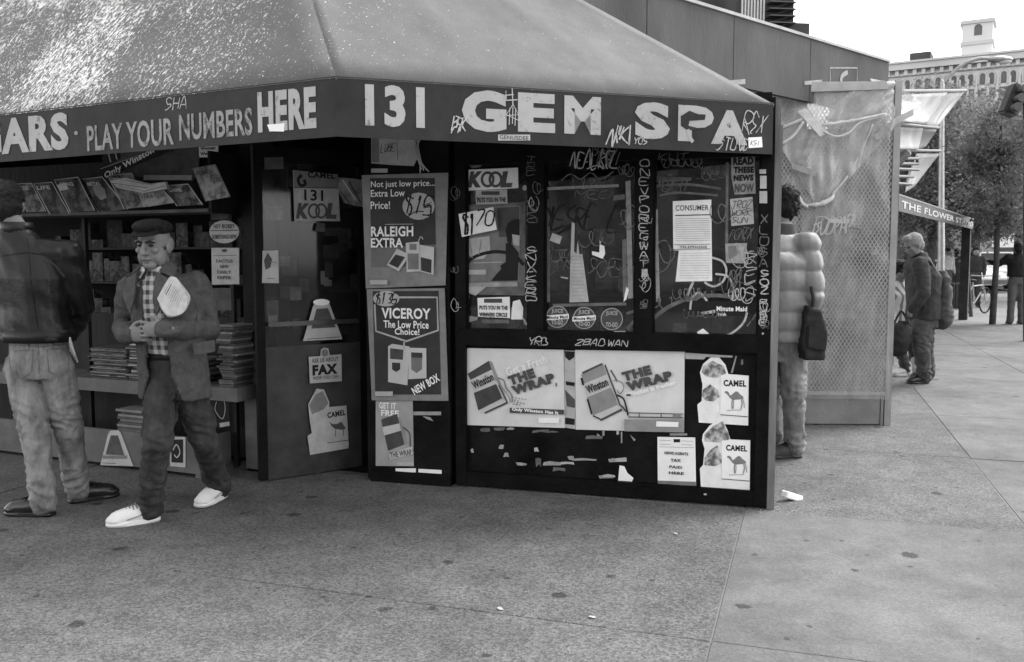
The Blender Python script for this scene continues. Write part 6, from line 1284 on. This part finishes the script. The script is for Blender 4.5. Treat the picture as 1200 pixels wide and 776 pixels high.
for z_, px in ((418, 172), (395, 206)): obj('button', ell(B(), P(px, z_, 4.60), (.01, .006, .01)), INK, o, smooth=True)
b_ = B(); wr_ = sk['wrr']; chain(b_, [wr_ + Vector((.006, -.004, 0)), wr_ + Vector((-.014, .01, 0))], .036, 12, False); obj('watch_strap', b_, INK, o)
# folded newspapers under the arm
NPm = M('newsprint', .5, .8, .18, 30, .1, 40)
npp = thing('folded_newspaper', 'folded white newspaper held under the arm of the walking person', 'newspaper', P(203, 365, 4.58))
for k in range(3):
    d_ = -.012 * k; pts = [P(183 + k, 350, 4.60 + d_), P(200 + k, 324, 4.62 + d_), P(219 - k, 342, 4.60 + d_), P(222 - k, 352, 4.60 + d_), P(214, 367, 4.58 + d_), P(196, 371 - k, 4.56 + d_)]
    pts = catmull(pts + [pts[0]], 4)[:-1]; n6 = len(pts); b_ = B(); a = [b_.verts.new(p) for p in pts]; c = [b_.verts.new(p + Vector((0, .009, 0))) for p in pts]; b_.faces.new(a); b_.faces.new(c[::-1])
    for i in range(n6): b_.faces.new((a[i], a[(i + 1) % n6], c[(i + 1) % n6], c[i]))
    obj('folded_sheet', b_, NPm, npp)
nr_ = (P(214, 367, 4.55) - P(196, 371, 4.53)).normalized()
for j in range(9):
    a = P(200 + j * 1.9, 331 + j * 1.6, 4.575 - .002 * j); c = P(191.5 + j * 2.0, 347 + j * 1.9, 4.555 - .002 * j); k0 = rnd.uniform(0, .2); k1 = rnd.uniform(.75, 1)
    b_ = B(); chain(b_, [a * (1 - k0) + c * k0 + Vector((0, -.010, 0)), a * (1 - k1) + c * k1 + Vector((0, -.010, 0))], .0022 if j == 1 else .0011, 5); obj('headline', b_, INK2 if j == 1 else INK3, npp)
# ---- puffer jacket man at the corner
b3 = G(925, 539); b3.z = 0
def puffs(p, n):
    z = p.z * 7.4 + .10 * N3(p, 4, 4, 7) + .15; w_ = abs(math.sin(math.pi * z)); return .024 * (w_ ** .45) - .011 + .005 * N3(p, 7, 7, 2) + .004 * (.4 - abs(N3(p, 16, 12, 3)))
J = dict(pelvis=P(921, 400, 6.25), chest=P(921, 308, 6.22), neck=P(914, 268, 6.25), head=P(915, 240, 6.30), shr=P(944, 287, 6.2), shl=P(893, 284, 6.3), elr=P(952, 345, 6.15), ell=P(885, 350, 6.4), wrr=P(940, 378, 6.35), wrl=P(893, 385, 6.5),
         hipr=P(930, 412, 6.25), hipl=P(908, 412, 6.35), knr=P(930, 465, 6.22), knl=P(905, 465, 6.5), anr=G(931, 536) + Vector((0, 0, .1)), anl=G(908, 528) + Vector((0, 0, .1)))
o, q, hm, sk = person('person in pale quilted puffer jacket standing behind the newsstand corner', b3, J, (-.45, 1), (-.7, 1, -.1), PUFF, JEAN, (M('brown_boot', .07, .5, .3, 12), SHOEB), HAIRD, top_r=1.10, leg_r=1.0, hem=P(924, 398, 6.25), top_disp=puffs, toes=((-.6, -.1), (-.6, -.1)), face=True, sleeve=1.12, top_name='puffer_jacket', leg_amp=.011, hair_kw=dict(disp=.014))
b_ = B(); torso(b_, [(sk['neck'] - Vector((0, 0, .07)), .14, .10), (sk['neck'] - Vector((0, 0, .02)), .105, .095), (sk['neck'] + Vector((0, 0, .035)), .09, .09)], (-.45, 1)); remesh('collar', b_, .012, 2, M('dark_collar', .05, .8, .2, 9), o, b3)
sb = thing('shoulder_bag', 'dark canvas shoulder bag hanging behind the puffer jacket', 'bag', P(958, 424, 6.1))
b_ = B(); pts = [(948, 358), (962, 362), (972, 390), (968, 422), (944, 422), (940, 400), (944, 375)]
a = [b_.verts.new(P(x_, y_, 6.02)) for x_, y_ in pts]; c = [b_.verts.new(P(x_, y_, 6.02) + Vector((0, .14, 0))) for x_, y_ in pts]; b_.faces.new(a); b_.faces.new(c[::-1])
for i in range(7): b_.faces.new((a[i], a[(i + 1) % 7], c[(i + 1) % 7], c[i]))
remesh('bag_body', b_, .012, 4, BAGM, sb, sb.location.copy(), folds(.010, 3, 9, 14))
b_ = B(); a = [b_.verts.new(P(x_, y_, 6.0)) for x_, y_ in ((947, 382), (969, 388), (968, 412), (946, 408))]; c = [b_.verts.new(v_.co + Vector((0, .05, 0))) for v_ in a]; b_.faces.new(a); b_.faces.new(c[::-1])
for i in range(4): b_.faces.new((a[i], a[(i + 1) % 4], c[(i + 1) % 4], c[i]))
bmesh.ops.bevel(b_, geom=b_.edges[:], offset=.008, segments=2, affect='EDGES'); obj('bag_pocket', b_, BAGM, sb)
obj('strap', chain(B(), catmull([P(951, 364, 6.05), P(953, 350, 6.03), P(951, 338, 6.08), P(947, 330, 6.14)], 5), .013, 8), BAGM, sb)
# ---- the standing young man with bag on the right
b4 = G(1080, 449); b4.z = 0; YY = 10.1
J = dict(pelvis=P(1082, 372, YY), chest=P(1082, 325, YY), neck=P(1077, 299, YY), head=P(1070, 287, YY - .04), shr=P(1078, 310, YY - .18), shl=P(1083, 309, YY + .18), elr=P(1083, 343, YY - .27), ell=P(1083, 343, YY + .25), wrr=P(1070, 362, YY - .18), wrl=P(1070, 362, YY + .15),
         hipr=P(1081, 377, YY - .08), hipl=P(1083, 377, YY + .08), knr=P(1080, 410, YY - .1), knl=P(1084, 410, YY + .1), anr=G(1083, 449) + Vector((0, 0, .1)), anl=G(1087, 444) + Vector((0, 0, .1)))
o, q, hm, sk = person('fair-haired person in dark jacket with bag, head bowed, right of the fence', b4, J, (-1, -.15), (-1, -.25, -.45), COATG, TROU, (SHOEB, SHOEB), HAIRL, top_r=1.2, leg_r=1.12, hem=P(1082, 374, YY), vox=.012, toes=((-1, -.2), (-1, -.1)), leg_amp=.012, hair_kw=dict(disp=.003))
bp = thing('backpack', 'soft grey bag slung on the back of the fair-haired person', 'bag', P(1103, 385, YY))
b_ = B(); ell(b_, P(1103, 348, YY - .02), (.10, .16, .32)); ell(b_, P(1103, 368, YY - .04), (.12, .17, .18)); remesh('bag_body', b_, .016, 3, M('grey_bag', .07, .75, .3, 10, .2, 60), bp, bp.location.copy(), folds(.018, 6, 7, 10))
obj('strap', chain(B(), catmull([P(1100, 330, YY - .12), P(1088, 306, YY - .2), P(1076, 315, YY - .2), P(1075, 335, YY - .22)], 5), .018, 8), BAGM, bp)
# ---- the person behind, in a striped hooded top
b5 = G(1058, 440); b5.z = 0; YY = b5.y
J = dict(pelvis=P(1057, 380, YY), chest=P(1055, 345, YY), neck=P(1055, 330, YY), head=P(1055, 318, YY - .03), shr=P(1039, 340, YY), shl=P(1070, 338, YY + .05), elr=P(1039, 365, YY - .05), ell=P(1071, 365, YY + .05), wrr=P(1049, 382, YY - .15), wrl=P(1066, 378, YY - .1),
         hipr=P(1050, 386, YY), hipl=P(1065, 386, YY), knr=P(1055, 412, YY - .05), knl=P(1071, 412, YY), anr=G(1062, 440) + Vector((0, 0, .1)), anl=G(1072, 434) + Vector((0, 0, .1)))
o, q, hm, sk = person('dark-haired person in pale striped top half hidden behind the fence post', b5, J, (-.2, -1), (.1, -1, -.15), STRIPE, M('dim_trousers', .07, .85, .3, 9), (SHOEW, SHOEW), HAIRD, top_r=.95, leg_r=.85, hem=P(1057, 376, YY), vox=.014, toes=((-1, -.3), (-1, -.3)), hair_kw=dict(disp=.012))
for px, py in ((1063, 432), (1073, 427)): obj('sock', chain(B(), [P(px, py + 4, YY), P(px, py - 4, YY)], .058, 10), SOCK, o)
sb = thing('dark_duffel', 'dark bag held low beside the fence post by the striped person', 'bag', G(1053, 416)); b_ = B(); c_ = P(1053, 398, 10.0)
ell(b_, c_, (.13, .12, .20)); remesh('bag_body', b_, .016, 2, BAGM, sb, sb.location.copy(), folds(.02, 4, 8, 8))
obj('strap', chain(B(), catmull([c_ + Vector((-.08, -.05, .18)), c_ + Vector((0, -.05, .32)), c_ + Vector((.08, -.05, .18))], 5), .012, 6), BAGM, sb)
# ---- far standing people
def far_person(label, base, yaw, tm, lm, hair, reach=None, h=1.0, r=1.):
    f = Vector((math.sin(yaw), math.cos(yaw), 0)); rt = Vector((f.y, -f.x, 0)); k = lambda a, b_, z_: base + (rt * a + f * b_ + Vector((0, 0, z_))) * h
    J = dict(pelvis=k(0, 0, .98), chest=k(0, 0, 1.32), neck=k(0, 0, 1.52), head=k(0, .03, 1.64), shr=k(.19, 0, 1.44), shl=k(-.19, 0, 1.44), elr=k(.25, -.02, 1.15), ell=k(-.25, -.02, 1.15), wrr=k(.22, .1, .95), wrl=k(-.22, .1, .95), hipr=k(.09, 0, .92), hipl=k(-.09, 0, .92), knr=k(.1, .02, .5), knl=k(-.1, .0, .5), anr=k(.11, 0, .1), anl=k(-.11, 0, .1))
    if reach: J['el' + reach] = k(.36 if reach == 'r' else -.36, .1, 1.30); J['wr' + reach] = k(.5 if reach == 'r' else -.5, .25, 1.36)
    return person(label, base, J, (f.x, f.y), (f.x, f.y, -.1), tm, lm, (SHOEB, SHOEB), hair, top_r=r, vox=.022, face=False)
far_person('person in black jacket standing with back to us at the right edge', G(1190, 380), R(15), M('black_coat', .016, .7, .3, 8), M('grey_slacks', .1, .85, .2, 8), HAIRD, 'l', 1.0, 1.15)
far_person('person in dark top walking behind the leaning bicycle', G(1141, 360), R(-160), M('navy_top', .03, .7, .3, 8), JEAND, HAIRD)
far_person('person in pale top far down the pavement left of the bicycle', G(1108, 352), R(170), M('pale_top', .4, .8, .2, 8), TROU, HAIRD)
far_person('person in grey top far down the pavement beside the litter bin', G(1119, 350), R(30), COATG, JEAND, HAIRD)
far_person('person in dark coat farthest down the pavement under the flower sign', G(1126, 347), R(60), M('black_coat', .016), TROU, HAIRD)

# ================================================================== bicycle, bin, cars
bc = thing('bicycle', 'bicycle leaning against the posts beyond the flower stand', 'bicycle', G(1136, 371)); w0 = G(1131, 369); wd = Vector((.80, .60, 0)); TYRE = M('tyre_rubber', .02, .8, .2, 10)
bk = lambda a, z_, s=0: w0 + wd * a + Vector((0, 0, z_)) + Vector((-wd.y, wd.x, 0)) * s
for a in (0, 1.02):
    b_ = B(); c_ = bk(a, .34); rs = [[c_ + wd * ((.325 + .02 * math.cos(t)) * math.cos(p_)) + Vector((0, 0, (.325 + .02 * math.cos(t)) * math.sin(p_))) + Vector((-wd.y, wd.x, 0)) * .02 * math.sin(t) for t in [math.pi * 2 * i / 6 for i in range(6)]] for p_ in [2 * math.pi * j / 24 for j in range(25)]]
    rings(b_, rs, False); wl = obj('wheel', b_, TYRE, bc)
    b_ = B()
    for j in range(12): t = math.pi * j / 6; chain(b_, [c_, c_ + wd * .3 * math.cos(t) + Vector((0, 0, .3 * math.sin(t)))], .004, 4)
    link('spokes', mesh_of('spokes', b_, METAL), wl)
FRM = M('bike_frame', .3, .3, .1, 5, 0, 40, .5)
for a, b_ in (((0, .34), (.44, .28)), ((.44, .28), (.32, .82)), ((0, .34), (.34, .74)), ((.36, .72), (.86, .74)), ((.44, .28), (.88, .64)), ((1.02, .34), (.85, .86))): obj('frame_tube', chain(B(), [bk(*a), bk(*b_)], .018, 8), FRM, bc)
obj('handlebar', chain(B(), catmull([bk(.78, .98, .26), bk(.88, .97, .1), bk(.88, .97, -.1), bk(.78, .98, -.26)], 4), .014, 8), FRM, bc)
b_ = B(); ell(b_, bk(.28, .86), (.13, .08, .04)); obj('saddle', b_, INK, bc, smooth=True)
bn = thing('litter_bin', 'dark slatted litter bin beside the leaning bicycle', 'bin', G(1121, 362)); c_ = G(1121, 362)
obj('drum', chain(B(), [c_ + Vector((0, 0, .02)), c_ + Vector((0, 0, .68))], [.17, .21], 14, False), DMETAL, bn)
for k in range(14):
    t = 2 * math.pi * k / 14; obj('slat', chain(B(), [c_ + Vector((.18 * math.cos(t), .18 * math.sin(t), .02)), c_ + Vector((.22 * math.cos(t), .22 * math.sin(t), .70))], .014, 5), INK, bn)
b_ = B(); chain(b_, [c_ + Vector((0, 0, .68)), c_ + Vector((0, 0, .73))], .235, 14, False); obj('rim', b_, DMETAL, bn)
def car(label, base, yaw, mat, van=False):
    o = thing('parked_car', label, 'car', base, 'cars on the cross street'); m = Matrix.Translation(base) @ Matrix.Rotation(yaw, 4, 'Z')
    H = 1.42 if not van else 1.75
    prof = [(-2.2, .35), (-2.2, .78), (-1.95, .88), (-1.55, .92), (-1.0, H - .03), (.75, H), (1.35, .95), (2.1, .82), (2.2, .6), (2.15, .32)] if not van else [(-2.2, .35), (-2.22, .9), (-2.1, H - .06), (.8, H), (1.35, 1.0), (2.1, .88), (2.2, .6), (2.15, .32)]
    rs = []
    for w_, k in ((-.86, .97), (-.80, 1), (.80, 1), (.86, .97)):
        rs.append([m @ Vector((x_ * k, w_ * (1 if z_ < 1.0 else .86), z_)) for x_, z_ in prof])
    b_ = B(); rings(b_, rs); obj('body', b_, mat, o)
    gl = M('car_glass', .03, .1, .2, 2, spec=.6)
    for s in (-1, 1):
        w_ = .745 * s + .02 * s
        pts = [(-1.35, .97), (-.95, H - .12), (-.1, H - .1), (-.1, .97)]; b_ = B(); b_.faces.new([b_.verts.new(m @ Vector((x_, (.835 if z_ < 1 else .765) * s, z_))) for x_, z_ in pts]); solid(obj('side_window', b_, gl, o), .01)
        pts = [(0, .97), (0, H - .1), (.7, H - .11), (1.15, .97)]; b_ = B(); b_.faces.new([b_.verts.new(m @ Vector((x_, (.835 if z_ < 1 else .765) * s, z_))) for x_, z_ in pts]); solid(obj('side_window', b_, gl, o), .01)
        for x_ in (-1.35, 1.35):
            b_ = B(); chain(b_, [m @ Vector((x_, .70 * s, .31)), m @ Vector((x_, .88 * s, .31))], .31, 18, False); wl = obj('wheel', b_, TYRE, o); b_ = B(); chain(b_, [m @ Vector((x_, .881 * s, .31)), m @ Vector((x_, .893 * s, .31))], .18, 14, False); link('rim', mesh_of('rim', b_, METAL), wl)
        for x_, mt in ((2.17, WHITE), (-2.2, INK3)):
            b_ = B(); box(b_, -.03, .03, -.17, .17, -.07, .07, m @ Matrix.Translation((x_, .58 * s, .68))); obj('headlight' if x_ > 0 else 'tail_light', b_, mt, o)
    for (x0, z0), (x1, z1) in (((.85, H - .06), (1.33, .99)), ((-1.55 if not van else -2.13, .97), (-1.05 if not van else -2.11, H - .12))):
        b_ = B(); d_ = .02 if x0 > 0 else -.02; b_.faces.new([b_.verts.new(m @ Vector(p_)) for p_ in ((x0 + d_, -.62, z0), (x0 + d_, .62, z0), (x1 + d_, .7, z1), (x1 + d_, -.7, z1))]); solid(obj('windscreen' if x0 > 0 else 'rear_window', b_, gl, o), .01)
    for x_ in (2.2, -2.24): b_ = B(); box(b_, -.06, .06, -.82, .82, -.08, .08, m @ Matrix.Translation((x_, 0, .46))); obj('bumper', b_, DMETAL, o)
    return o
car('white station wagon on the cross street behind the slim tree', at(1164, 42) + Vector((0, 0, -.03)), R(-110), M('car_white', .6, .3, .05, 2, spec=.5), True)
car('pale saloon car on the cross street left of the bicycle', at(1116, 40) + Vector((0, 0, -.03)), R(-70), M('car_pale', .5, .3, .05, 2, spec=.5))
car('grey car on the cross street at the right edge', at(1205, 46) + Vector((0, 0, -.03)), R(180), M('car_grey', .12, .3, .1, 2, spec=.5))
